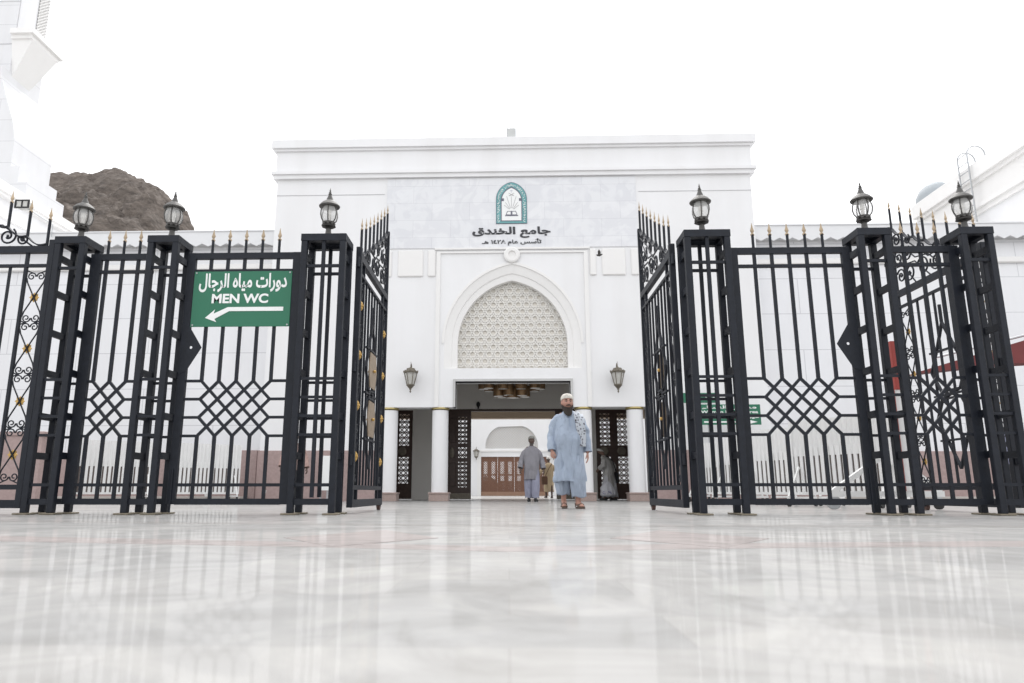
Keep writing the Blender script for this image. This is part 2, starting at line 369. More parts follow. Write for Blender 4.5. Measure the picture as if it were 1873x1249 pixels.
def lantern_proto():
    t = empty('pillar_lantern', (0, 0, 0), 'x', 'lantern', 'lanterns on the iron pillars')
    MB().lathe([(.075, 0), (.07, .012), (.052, .03), (.036, .08), (.03, .13), (.045, .14), (.028, .155)], 16).build('stem', lampmetal, t, True)
    MB().lathe([(.03, .152), (.085, .158), (.09, .168), (.06, .178), (.05, .186)], 8, rot=PI/8).build('collar', lampmetal, t)
    m = MB()
    for k in range(8):
        a = 2*PI*k/8; m.ell((.066*math.cos(a), .066*math.sin(a), .190), (.017, .017, .017), 6, 5)
    m.lathe([(.05, .182), (.074, .198), (.080, .215), (.066, .219)], 16); m.build('gallery', lampmetal, t)
    MB().lathe([(.068, .217), (.094, .255), (.105, .305), (.103, .345), (.088, .395), (.078, .41)], 24).build('globe', glass, t, True)
    c = MB().lathe([(.02, .218), (.02, .30), (.028, .305), (.026, .36), (.012, .38)], 12).build('bulb', opal, t, True)
    for k in range(6):
        a = 2*PI*k/6+PI/6
        MB().tube([(math.cos(a)*r, math.sin(a)*r, z) for r, z in ((.070, .215), (.096, .253), (.108, .303), (.106, .348), (.090, .398), (.082, .412))], .0075, 6).build('rib', lampmetal, t)
    m = MB(); m.lathe([(.10, .408), (.123, .412), (.128, .424), (.118, .436), (.098, .462), (.066, .487), (.044, .50), (.038, .52), (.026, .55), (.018, .575)], 24); m.build('roof', lampmetal, t, True)
    MB().lathe([(.016, .572), (.024, .582), (.012, .592), (.018, .602), (.008, .615), (.011, .625), (.004, .648), (.001, .665)], 10).build('finial', lampmetal, t, True)
    return t
PIL = [(-5.42, -5.05, False), (-4.29, -3.92, False), (-2.44, -1.91, True), (2.07, 2.60, True), (4.07, 4.44, False), (5.24, 5.61, False)]
PLAB = ['narrow dark iron pillar at the far left, beside the scrollwork leaf', 'narrow dark iron pillar between the sign gate and a narrow panel',
        'broad dark iron pillar to the right of the green MEN WC sign', 'broad dark iron pillar right of the opening, hinging the right open leaf',
        'narrow dark iron pillar right of the gate without a sign', 'narrow dark iron pillar at the far right, before the maroon awning']
LLAB = ['lantern on the far left pillar, in front of the brown hill', 'lantern on the pillar left of the sign gate, at the foot of the hill slope',
        'lantern on the broad pillar right of the MEN WC sign', 'lantern on the broad pillar right of the open entrance gate',
        'lantern against plain sky on the pillar right of the unsigned gate', 'lantern on the far right pillar, in front of the roof ladder']
lan = lantern_proto()
for i, (a, b_, m_) in enumerate(PIL):
    p = pillar(a, b_, m_, PLAB[i])
    q = lan if i == 0 else copy_tree(lan)
    q.location = ((a+b_)/2, (FY0+FY1)/2, 3.25); q.rotation_euler = (0, 0, (0, .2, .1, -.2, .15, .35)[i]); q['label'] = LLAB[i]
GP = 8.12                               # plane of the fence panels
def lattice_panel(name, x0, x1, n, stile, label, cat, group=None, lock=None, y=GP):
    cx = (x0+x1)/2; t = empty(name, (cx, y, 0), label, cat, group)
    w = (x1-x0)/2
    for sx in (-1, 1) if name != 'fence_panel' else ((-1,) if cx < 0 else (1,)): MB().cbox(sx*(w-stile/2)-stile/2, sx*(w-stile/2)+stile/2, -.028, .028, .11, 3.082, .004).build('stile', iron, t)
    a = w-stile; al, ar = (w-stile, w-stile) if name != 'fence_panel' else ((w-stile, w) if cx < 0 else (w, w-stile))
    for z, h, d in ((3.042, .075, .026), (2.855, .036, .02), (.325, .036, .02), (.14, .068, .026)):
        MB().box(-al-.001, ar+.001, -d, d, z-h/2, z+h/2).build('rail', iron, t)
    d = .204 if n == 5 else .195
    xs = [(i-(n-1)/2)*d for i in range(n)]
    for x in xs:
        MB().box(x-.0175, x+.0175, -.0165, .0165, ROWS[0], 2.84).build('bar', iron, t)
        MB().box(x-.0175, x+.0175, -.0165, .0165, .173, ROWS[3]).build('bar', iron, t)
        MB().box(x-.0175, x+.0175, -.0165, .0165, 2.872, 3.006).build('bar', iron, t)
        spear(x, 0, 3.078, 3.40, t)
    m = MB(); k = 0
    for r in range(3):
        for i in range(n-1):
            for (p, q) in (((xs[i], ROWS[r]), (xs[i+1], ROWS[r+1])), ((xs[i+1], ROWS[r]), (xs[i], ROWS[r+1]))):
                k += 1; dd = .026 if k % 2 else .024
                m.bar((p[0], 0, p[1]), (q[0], 0, q[1]), .032, dd)
    for r in ROWS:
        m.box(-al, xs[0], -.0145, .0145, r-.0155, r+.0155); m.box(xs[-1], ar, -.0145, .0145, r-.0155, r+.0155)
    m.build('diamond_lattice', iron, t)
    if lock:
        s = lock; e = s*(w-.005); hole = [(e-s*.128+.017*math.cos(2*PI*k/12), 1.91+.017*math.sin(2*PI*k/12)) for k in range(12)]
        lk = MB().prism([(e, 2.20), (e-s*.095, 2.16), (e-s*.255, 1.91), (e-s*.095, 1.63), (e, 1.59)], -.034, -.0285, [hole]).build('lock_plate', iron, t)
        MB().tube([(s*(w-.05), -.035, .02), (s*(w-.05), -.035, .5)], .011, 8).build('drop_bolt', iron, t)
    return t
lattice_panel('fence_panel', -5.06, -4.29, 3, .13, 'narrow lattice fence panel between the two leftmost pillars', 'fence panel', 'narrow lattice panels')
lattice_panel('fence_panel', 4.44, 5.29, 3, .12, 'narrow lattice fence panel between the two rightmost pillars', 'fence panel', 'narrow lattice panels')
lattice_panel('side_gate', -3.86, -2.485, 5, .095, 'dark lattice gate carrying the green MEN WC sign', 'gate', 'lattice side gates', -1)
lattice_panel('side_gate', 2.635, 4.03, 5, .09, 'dark lattice gate with no sign, right of the entrance', 'gate', 'lattice side gates', 1)

def rosette(c, parent, ax='y'):
    m = MB()
    for k in range(8):
        a = 2*PI*k/8; d = Vector((math.cos(a), 0, math.sin(a))); e = Vector((-math.sin(a), 0, math.cos(a)))
        p0 = d*.01; p1 = d*.037+e*.017; p2 = d*.061; p3 = d*.037-e*.017; u = Vector((0, -.014, 0))
        m.add([p0+u, p1+u*.6, p2, p3+u*.6, d*.03+u*1.5, p0-u*.3, p1-u*.3, p2-u*.3, p3-u*.3],
              [(0,1,4),(1,2,4),(2,3,4),(3,0,4),(5,8,7,6),(0,5,6,1),(1,6,7,2),(2,7,8,3),(3,8,5,0)])
    m.ell((0, -.018, 0), (.014, .012, .014), 8, 6)
    m.xf(Matrix.Translation(c))
    return m.build('rosette', gold, parent)
def leaf_proto():
    # big scrollwork gate leaf in local coordinates: s = x from the hinge (0) to the meeting stile (2), z up
    t = empty('gate_leaf', (0, 0, 0), 'x', 'gate leaf', 'scrollwork leaves of the double gates')
    L = 2.0
    MB().cbox(0, .075, -.035, .035, .07, 3.22, .005).build('stile', iron, t)
    MB().cbox(L-.05, L, -.03, .03, .07, 4.16, .004).build('stile', iron, t)
    for z, h, d in ((3.10, .085, .03), (2.90, .035, .02), (.30, .055, .022), (.115, .09, .03)):
        MB().box(.074, L-.049, -d, d, z-h/2, z+h/2).build('rail', iron, t)
    for x in (.335, 1.69): MB().box(x-.016, x+.016, -.0185, .0185, .15, 3.07).build('bar', iron, t)
    for i in range(6):
        x = .335+(1.69-.335)*(i+1)/7; MB().box(x-.012, x+.012, -.013, .013, .32, 2.888).build('bar', iron, t)
    for z in (.55, 1.65, 2.95): MB().tube([(-.022, 0, z), (-.022, 0, z+.13)], .024, 12).box(-.02, .01, -.008, .008, z+.02, z+.11).build('hinge', iron, t)
    for x0, x1 in ((.075, .319), (1.706, L-.05)):
        m = MB(); cx = (x0+x1)/2; hw = (x1-x0)/2-.008; r = .045
        zc = [2.82, 2.20, 1.58, .96, .36]
        for i, z in enumerate(zc):
            for sx in (-1, 1):
                for sz in (-1, 1):
                    if (i == 0 and sz == 1) or (i == 4 and sz == -1): continue
                    pts = spiral(cx+sx*.052, z+sz*.052, .05, 1.2, PI*.5 if sz > 0 else -PI*.5, -1*sx*sz)
                    pts = [(cx+sx*hw*.98, z-sz*.025), (cx+sx*hw*.75, z+sz*.075)][:1]+pts
                    m.tube([(a, 0, b) for a, b in spiral(cx+sx*.056, z+sz*.055, .052, 1.35, (PI if sx > 0 else 0), sx*sz*1, .22, 20)], .008, 5)
                    m.tube([(cx+sx*.006, 0, z+sz*.055), (cx+sx*.02, 0, z+sz*.02), (cx+sx*.06, 0, z-sz*.0+sz*.004), (cx+sx*hw, 0, z-sz*.02)], .008, 5)
        for i in range(4):
            zt, zb = zc[i]-.05, zc[i+1]+.05; zm = (zt+zb)/2
            for sx in (-1, 1):
                m.tube([(cx+sx*hw, 0, zt-.02), (cx+sx*hw*.85, 0, zt-.08), (cx, 0, zm), (cx-sx*hw*.85, 0, zb+.08), (cx-sx*hw, 0, zb+.02)], .009, 5)
        m.build('scroll_strip', iron, t)
        for i in range(4): rosette((cx, -.012, (zc[i]+zc[i+1])/2), t)
    c = (.335+1.69)/2
    m = MB()
    def pl(pts, close=False):
        q = pts+[pts[0]] if close else pts
        for k in range(len(q)-1): m.bar((c+q[k][0], -.004*(k % 2), q[k][1]), (c+q[k+1][0], -.004*(k % 2), q[k+1][1]), .026, .034)
    for zc in (1.82, 1.18):
        pl([(-.36, zc), (-.20, zc+.27), (.20, zc+.27), (.36, zc), (.20, zc-.27), (-.20, zc-.27)], True)
    pl([(-.20, 2.09), (0, 2.46), (.20, 2.09)]); pl([(-.34, 2.09), (-.20, 2.09)]); pl([(.20, 2.09), (.34, 2.09)]); pl([(0, 2.46), (0, 2.7)])
    pl([(-.20, .91), (0, .54), (.20, .91)]); pl([(-.34, .91), (-.20, .91)]); pl([(.20, .91), (.34, .91)])
    pl([(-.20, 1.55), (.20, 1.45)]); pl([(.20, 1.55), (-.20, 1.45)]); pl([(-.36, 1.5), (.36, 1.5)])
    m.build('star_lattice', iron, t)
    for zc in (1.82, 1.18):
        p = MB().prism([(c-.17, zc+.23), (c+.17, zc+.23), (c+.26, zc), (c+.17, zc-.23), (c-.17, zc-.23), (c-.26, zc)], -.03, -.018).build('medallion_plate', plate_m, t)
        for yy in (-.05, .05): MB().ell((c, yy if yy < 0 else .02, zc), (.022, .022, .022), 8, 6).build('knob', gold, p)
    # arched crest: swags between the spears, scrolls below
    zs = lambda s: 3.16+.98*(max(0, min(1, (s-.08)/1.87))**1.15)
    sx_ = [.12+.255*i for i in range(8)]
    m = MB()
    for i in range(7):
        a, b_ = sx_[i], sx_[i+1]
        m2 = [(a+(b_-a)*k/8, 0, zs(a)+(zs(b_)-zs(a))*k/8-.055*math.sin(PI*k/8)) for k in range(9)]
        for k in range(8): m.bar(m2[k], m2[k+1], .014, .05)
    for i, (x, z, r, d) in enumerate(((.62, 3.28, .11, 1), (.95, 3.30, .13, -1), (.92, 3.50, .09, 1), (1.25, 3.32, .14, 1), (1.24, 3.60, .10, -1), (1.58, 3.34, .14, -1), (1.60, 3.62, .11, 1), (1.80, 3.34, .11, 1), (1.82, 3.62, .12, -1), (1.82, 3.90, .10, 1), (1.55, 3.82, .07, 1), (.42, 3.24, .07, -1))):
        m.tube([(a, 0, b) for a, b in spiral(x, z, r, 1.5, (.5 if i % 2 else 2.2), d, .2, 26)], .0125, 6)
        m.ell((x, 0, z), (.02, .012, .02), 6, 5)
    for p in (((.3, 3.15), (.7, 3.42), (1.1, 3.42), (1.5, 3.75), (1.93, 4.0)), ((.75, 3.15), (1.1, 3.45), (1.4, 3.5), (1.7, 3.78)), ((1.1, 3.15), (1.42, 3.45), (1.7, 3.48), (1.94, 3.75)), ((1.45, 3.15), (1.72, 3.48), (1.94, 3.5))):
        m.tube([(a, .006, b) for a, b in p], .011, 6)
    m.build('scroll_crest', iron, t)
    for x in sx_: spear(x, 0, zs(x)-.03, zs(x)+.47, t)
    w = MB().box(1.86, 1.93, -.03, .03, .052, .10).build('caster', iron, t)
    MB().tube([(1.895, -.022, .05), (1.895, .022, .05)], .048, 18).build('wheel', rust, w)
    return t
lf = leaf_proto()
lf.location = (-1.83, 8.31, 0); lf.rotation_euler = (0, 0, PI/2); lf['label'] = 'open scrollwork gate leaf left of the walking men, edge on'
HINGES = []
def leaf_copy(loc, rz, label, mirror=False):
    o = copy_tree(lf); o.location = loc; o.rotation_euler = (0, 0, rz); o['label'] = label
    if mirror: o.scale = (-1, 1, 1)
    return o
leaf_copy((2.01, 8.31, 0), PI/2, 'open scrollwork gate leaf right of the blue clad man, edge on')
lfF = leaf_copy((5.77, 8.36, 0), PI/2, 'open scrollwork gate leaf behind the two rightmost pillars')
leaf_copy((-5.43, 7.985, 0), PI, 'shut scrollwork gate leaf cut off by the left picture edge')
for o in kids(lfF):
    if o.name.startswith('medallion_plate'):
        for k in kids(o): bpy.data.objects.remove(k)
        bpy.data.objects.remove(o)
# green sign on the left side gate
sg = empty('direction_sign', (-3.165, 8.09, 2.16), 'green MEN WC sign with a white bent arrow, on the left gate', 'sign')
def at(o, *objs):
    # put freshly built world-space children under an Empty without moving them
    for k in objs:
        k.parent = o; k.matrix_parent_inverse = Matrix.Translation(o.location).inverted()
p = MB().cbox(-3.685, -2.525, 7.926, 7.936, 2.12, 2.79, .003).build('sign_panel', signgreen)
t1 = text_obj('arabic_lettering', arabic('دورات مياه الرجال'), -3.62, -2.58, 2.535, 2.765, 7.925, .004, signwhite, None, .026)
t2 = text_obj('lettering', 'MEN WC', -3.455, -2.79, 2.40, 2.515, 7.925, .004, signwhite, None, .032)
ar = MB().prism([(-2.605, 2.353), (-3.255, 2.353), (-3.42, 2.275), (-3.405, 2.325), (-3.515, 2.225), (-3.38, 2.175), (-3.405, 2.212), (-3.238, 2.305), (-2.605, 2.305)], 7.920, 7.9255).build('arrow', signwhite)
bl = [MB().lathe([(.012, 0), (.01, .006), (.001, .009)], 8).xf(Matrix.Translation((x, 7.926, z)) @ Matrix.Rotation(R(90), 4, 'X')).build('screw', steel) for x in (-3.66, -2.55) for z in (2.14, 2.77)]
K = 8.085/7.926
for o in [p, t1, t2, ar]+bl:
    for v in o.data.vertices: v.co = (v.co.x*K, v.co.y+.159, .24+(v.co.z-.24)*K)
at(sg, p, t1, t2, ar, *bl)

# ================================================================== MOSQUE ENTRANCE
BY = 20.5; BX = .14
mo = empty('mosque_entrance', (BX, BY, 0), 'white mosque entrance block with a pointed lattice arch over a columned doorway', 'mosque')
def part(mb, name, m, parent=None, smooth=False):
    o = mb.build(name, m, smooth=smooth)
    if parent is None: at(mo, o)
    else:
        o.parent = parent
    return o
XL, XR = -7.17, 7.47
def arch(hw, z0, zs, za, n=16, cx=BX):
    # pointed two-centred arch as a closed (x, z) loop
    rise = za-zs; rr = (rise*rise+hw*hw)/(2*hw); am = math.asin(min(1, rise/rr))
    rt = [(cx+hw-rr+rr*math.cos(am*k/n), zs+rr*math.sin(am*k/n)) for k in range(n+1)]
    lt = [(2*cx-x, z) for x, z in reversed(rt[:-1])]
    return [(cx-hw, z0), (cx+hw, z0)]+rt+lt
# facade wall: lintel over the columns, portal notch, recess for the arch
AO = arch(2.02, 3.80, 4.55, 6.98); AI = arch(1.63, 3.82, 4.55, 6.50)
outer = [(XL, 0), (-3.72, 0), (-3.72, 2.66), (-1.53, 2.66), (-1.53, 3.41), (1.81, 3.41), (1.81, 2.66), (4.0, 2.66), (4.0, 0), (XR, 0), (XR, 9.9), (XL, 9.9)]
part(MB().prism(outer, BY, BY+.5, [AO]), 'facade_wall', plaster)
# splayed reveal of the arch and its moulding
m = MB(); n = len(AO)
for k in range(n):
    a, b2 = AO[k], AO[(k+1) % n]; c, d = AI[k], AI[(k+1) % n]
    mid = lambda p, q, t: (p[0]+(q[0]-p[0])*t, p[1]+(q[1]-p[1])*t)
    m.add([(a[0], BY+.002, a[1]), (b2[0], BY+.002, b2[1]), (*[mid(b2, d, .55)[0]], BY+.055, mid(b2, d, .55)[1]), (mid(a, c, .55)[0], BY+.055, mid(a, c, .55)[1])], [(0,1,2,3)])
    m.add([(mid(a, c, .55)[0], BY+.055, mid(a, c, .55)[1]), (mid(b2, d, .55)[0], BY+.055, mid(b2, d, .55)[1]), (mid(b2, d, .62)[0], BY+.085, mid(b2, d, .62)[1]), (mid(a, c, .62)[0], BY+.085, mid(a, c, .62)[1])], [(0,1,2,3)])
    m.add([(mid(a, c, .62)[0], BY+.085, mid(a, c, .62)[1]), (mid(b2, d, .62)[0], BY+.085, mid(b2, d, .62)[1]), (d[0], BY+.11, d[1]), (c[0], BY+.11, c[1])], [(0,1,2,3)])
    m.add([(c[0], BY+.11, c[1]), (d[0], BY+.11, d[1]), (d[0], BY+.46, d[1]), (c[0], BY+.46, c[1])], [(0,1,2,3)])
part(m, 'arch_reveal', plaster2)
m = MB(); n = len(AO)                                         # thin raised edge round the arch
AE = arch(2.09, 3.80, 4.55, 7.06)
for k in range(2, n-1):
    a, b2, c, d = AO[k], AO[k+1], AE[k], AE[k+1]
    m.add([(a[0], BY-.025, a[1]), (b2[0], BY-.025, b2[1]), (d[0], BY-.025, d[1]), (c[0], BY-.025, c[1]), (a[0], BY+.003, a[1]), (b2[0], BY+.003, b2[1]), (d[0], BY+.001, d[1]), (c[0], BY+.001, c[1])],
          [(0,1,2,3), (0,4,5,1), (2,6,7,3)])
part(m, 'arch_moulding', plaster2)
def inside(x, z, hw=1.63, z0=3.82, zs=4.55, za=6.50, cx=BX):
    if z < z0 or z > za: return False
    dx = abs(x-cx)
    if z <= zs: return dx <= hw
    rise = za-zs; rr = (rise*rise+hw*hw)/(2*hw); return (dx-(hw-rr))**2+(z-zs)**2 <= rr*rr
part(MB().prism(arch(1.66, 3.80, 4.55, 6.54), BY+.375, BY+.42), 'screen_backing', cream)
screen_m = mat('screen_cream', (.81, .79, .745), .75, var=.03)
# pierced star screen: 8-rayed rosettes on a square net, smaller stars in between
def screen(name, insidef, x0, x1, z0, z1, y, cell, w, d, m_, parent=None):
    m = MB(); k = 0
    def seg(p, q):
        nonlocal k
        mx, mz = (p[0]+q[0])/2, (p[1]+q[1])/2
        if insidef(mx, mz): k += 1; m.bar((p[0], y+.0007*(k % 5), p[1]), (q[0], y+.0007*(k % 5), q[1]), w, d)
    r = cell
    hx = r*math.sqrt(3); ny = int((z1-z0)/(1.5*r))+2; nx = int((x1-x0)/hx)+2
    for j in range(-1, ny):
        for i in range(-1, nx):
            cx = x0+i*hx+(hx/2 if j % 2 else 0); cz = z0+j*1.5*r
            rnd = (i*7+j*13) % 3
            # twelve-gon rosette, spokes to the neighbours, inner star
            P = [(cx+r*.56*math.cos(2*PI*t/12+PI/12), cz+r*.56*math.sin(2*PI*t/12+PI/12)) for t in range(12)]
            for t in range(12): seg(P[t], P[(t+1) % 12])
            for t in range(6):
                a = 2*PI*t/6; q = (cx+hx/2*math.cos(a), cz+hx/2*math.sin(a))
                seg(P[(2*t-1) % 12], q); seg(P[(2*t) % 12], q)
                b_ = a+PI/6; v = (cx+r*math.cos(b_), cz+r*math.sin(b_)); v2 = (cx+r*.78*math.cos(b_), cz+r*.78*math.sin(b_))
                u = (-math.sin(b_), math.cos(b_)); s_ = r*.13
                seg((v2[0]-u[0]*s_, v2[1]-u[1]*s_), v); seg((v2[0]+u[0]*s_, v2[1]+u[1]*s_), v); seg(P[(2*t) % 12], (v2[0]-u[0]*s_, v2[1]-u[1]*s_)); seg(P[(2*t+1) % 12], (v2[0]+u[0]*s_, v2[1]+u[1]*s_))
    return part(m, name, m_, parent)
screen('lattice_screen', inside, BX-1.7, BX+1.7, 3.85, 6.6, BY+.335, .145, .021, .04, screen_m)
# marble band, cornices, side fields
part(MB().box(-3.70, 3.95, BY-.03, BY-.001, 7.50, 9.76), 'marble_panel', panelmarble)
part(MB().box(XL-.02, -3.78, BY-.012, BY-.001, 9.27, 9.285).box(4.03, XR+.02, BY-.012, BY-.001, 9.27, 9.285), 'joint_line', mat('joint_grey', (.5, .5, .51), .8))
m = MB()
for (o, z0, z1) in ((.10, 9.80, 9.93), (.16, 9.93, 10.03), (.05, 10.03, 10.72), (.12, 10.72, 10.80), (.19, 10.80, 11.07)):
    m.box(XL-o, XR+o, BY-o, BY+9.5+o, z0, z1)
part(m, 'cornice', plaster)
for x0, x1 in ((-3.66, -3.50), (-3.31, -2.54), (-2.40, -2.16), (2.48, 2.67), (2.84, 3.55), (3.71, 3.95)): part(MB().cbox(x0, x1, BY-.05, BY+.01, 6.60, 7.44, .03), 'raised_panel', plaster2)
m = MB()
m.box(-2.14, -2.02, BY-.045, BY-.001, 2.661, 7.38); m.box(2.30, 2.42, BY-.045, BY-.001, 2.661, 7.38); m.box(-2.02, 2.30, BY-.0445, BY-.001, 7.33, 7.38); m.box(-2.2, 2.48, BY-.06, BY-.031, 7.44, 7.495)
part(m, 'arch_frame', plaster2)
part(MB().lathe([(.245, 0), (.245, .05), (.20, .075), (.12, .075), (.105, .03), (.08, .03)], 28).xf(Matrix.Translation((BX, BY-.03, 7.26)) @ Matrix.Rotation(R(90), 4, 'X')), 'roundel', plaster2)
m = MB(); m.box(-1.60, -1.53, BY-.05, BY+.3, 2.66, 3.48).box(1.81, 1.88, BY-.05, BY+.3, 2.66, 3.48).box(-1.53, 1.81, BY-.048, BY+.3, 3.41, 3.48)
part(m, 'portal_frame', mat('portal_grey', (.50, .50, .49), .6, var=.04))
# columns
for cx in (-3.46, -1.98, 2.18, 3.665):
    c = part(MB().lathe([(.235, .24), (.235, 2.58)], 32, (cx, BY+.22, 0)), 'column', plaster, smooth=True)
    part(MB().lathe([(.24, 2.60), (.262, 2.615), (.262, 2.64), (.25, 2.658)], 32, (cx, BY+.22, 0)), 'brass_ring', brass, c, True)
    part(MB().cbox(cx-.28, cx+.28, BY-.06, BY+.50, 0, .20, .008).cbox(cx-.30, cx+.30, BY-.08, BY+.52, .20, .245, .008), 'plinth', plinth_m, c)
for a, c in ((XL-.02, -3.8), (4.1, XR+.02)): part(MB().box(a, c, BY-.05, BY-.001, 0, 1.42), 'stone_dado', pinkstone)
# body of the block: side walls, roof, ceiling of the vestibule
m = MB(); m.box(XL, XL+.4, BY+.5, BY+9.5, 0, 9.9).box(XR-.4, XR, BY+.5, BY+9.5, 0, 9.9)
m.box(XL+.4, XR-.4, BY+9.1, BY+9.5, 4.501, 9.9)
part(m, 'side_wall', plaster)
part(MB().box(XL+.4, XR-.4, BY+.5, BY+9.1, 9.4, 9.8), 'roof_slab', plaster)
part(MB().box(XL+.4, XR-.4, BY+.5, BY+9.5, 4.30, 4.5), 'ceiling', greywall)
# inner wall of the vestibule with three door openings
IY = 25.0
ow = [(XL+.4, 0), (-4.60, 0), (-4.60, 3.11), (-3.36, 3.11), (-3.36, 0), (-2.13, 0), (-2.13, 3.11), (2.46, 3.11), (2.46, 0), (3.05, 0), (3.05, 3.11), (4.9, 3.11), (4.9, 0), (XR-.4, 0), (XR-.4, 4.3), (XL+.4, 4.3)]
part(MB().prism(ow, IY, IY+.3), 'inner_wall', greywall)
part(MB().box(-2.13, 2.46, IY-.03, IY+.1, 3.04, 3.115), 'door_head', wood)
part(MB().box(-5.5, 5.8, 29.2, 29.6, 3.22, 4.299), 'soffit_beam', beige)
def door(x0, x1, y, z1, m_, name='door_leaf', kick=None, slots=((.42, 1.28), (1.72, 2.82)), w0=.42, w1=.86):
    # panelled leaf with pierced hexagon-star fretwork in a vertical slot
    W_ = x1-x0; a, b2 = x0+W_*w0, x0+W_*w1
    holes = [[(a, p), (b2, p), (b2, q), (a, q)] for p, q in slots]
    d = part(MB().prism([(x0, .02), (x1, .02), (x1, z1), (x0, z1)], y, y+.06, holes), name, m_)
    for p, q in slots:
        m = MB(); k = 0
        cw = (b2-a)/2; n_ = max(1, round((q-p)/cw)); ch = (q-p)/n_
        for i in range(n_):
            for j in range(2):
                cx, cz = a+cw*(j+.5), p+ch*(i+.5)
                pts = [(cx+cw*.5, cz), (cx, cz+ch*.5), (cx-cw*.5, cz), (cx, cz-ch*.5)]
                for t in range(4):
                    k += 1; u, v = pts[t], pts[(t+1) % 4]; m.bar((u[0], y+.03+.0006*(k % 3), u[1]), (v[0], y+.03+.0006*(k % 3), v[1]), .034, .03)
                m.box(cx-.032, cx+.032, y+.018, y+.042, cz-.032, cz+.032)
                for sx in (-1, 1): m.box(cx+sx*cw*.5-.02, cx+sx*cw*.5+.02, y+.0172, y+.0428, cz-.045, cz+.045)
                m.box(cx-.004-cw*.5, cx+cw*.5, y+.0215, y+.0385, cz-.008, cz+.008)
        part(m, 'fretwork', m_, d)
    return d
def raised(x0, x1, y, zz, m_, d):
    for p, q in zz: part(MB().cbox(x0, x1, y-.025, y-.001, p, q, .012), 'door_panel', m_, d)
for (x0, x1, fl) in ((-2.12, -1.30, 0), (1.64, 2.45, 1)):
    d = door(x0, x1, IY-.06, 3.05, wood, 'door_leaf', None, ((.42, 1.28), (1.42, 1.78), (1.92, 2.84)), *((.46, .82) if not fl else (.18, .54)))
    W_ = x1-x0; px = (x0+W_*.08, x0+W_*.36) if not fl else (x0+W_*.64, x0+W_*.92)
    raised(*px, IY-.06, ((.45, 1.25), (1.95, 2.8)), wood, d)
    part(MB().box(x0+.01, x1-.01, IY-.066, IY-.061, .03, .22), 'kick_plate', bronze, d)
    part(MB().ell(((px[0]+px[1])/2-.02, IY-.075, 1.6), (.09, .03, .19), 12, 8), 'handle_plate', bronze, d)
for (x0, x1) in ((-4.59, -3.975), (-3.975, -3.37), (3.06, 3.66), (3.66, 4.27)):
    d = door(x0, x1, IY+.02, 3.09, wood, 'side_door_leaf', None, ((.55, 1.45), (1.85, 2.95)), .24, .80)
    part(MB().lathe([(.15, 0), (.15, .03), (.12, .04)], 20).xf(Matrix.Translation(((x0+x1)/2-.04, IY+.019, 1.65)) @ Matrix.Rotation(R(90), 4, 'X')), 'door_boss', bronze, d)
# security camera over the inner door
cc = empty('security_camera', (-1.05, IY-.1, 3.2), 'small black dome camera over the inner brown doors', 'camera')
at(cc, MB().tube([(-1.05, IY-.12, 3.12), (-1.05, IY-.12, 3.24)], .03, 8).build('bracket', rubber), MB().ell((-1.05, IY-.14, 3.27), (.07, .07, .10), 12, 8).build('dome', rubber, smooth=True))
chm = mat('chandelier_bronze', (.30, .19, .10), .4, .5, var=.3, scale=14)
# chandelier of bronze drums
ch = empty('chandelier', (.12, 22.9, 4.3), 'bronze chandelier of tiered drum shades hanging inside the portal', 'chandelier')
m = MB(); m.tube([(.12, 22.9, 3.75), (.12, 22.9, 4.3)], .03, 8); m.lathe([(.55, 3.70), (.55, 3.95), (.1, 3.98)], 24, (.12, 22.9, 0))
at(ch, m.build('core', chm, smooth=True))
dr = []
for k in range(10):
    a = 2*PI*k/10; dr.append((.12+.92*math.cos(a), 22.9+.6*math.sin(a), 3.42+.10*abs(math.cos(a))))
for k in range(6):
    a = 2*PI*k/6+.3; dr.append((.12+.45*math.cos(a), 22.9+.35*math.sin(a), 3.28))
dr.append((.12, 22.7, 3.22))
for (x, y, z) in dr:
    s_ = MB().lathe([(.165, z), (.17, z+.02), (.17, z+.34), (.16, z+.35), (.15, z+.03)], 18, (x, y, 0)).build('drum_shade', chm, smooth=True)
    e = MB().lathe([(.152, z-.004), (.152, z+.012)], 18, (x, y, 0)).build('diffuser', opal)
    at(ch, s_); e.parent = s_
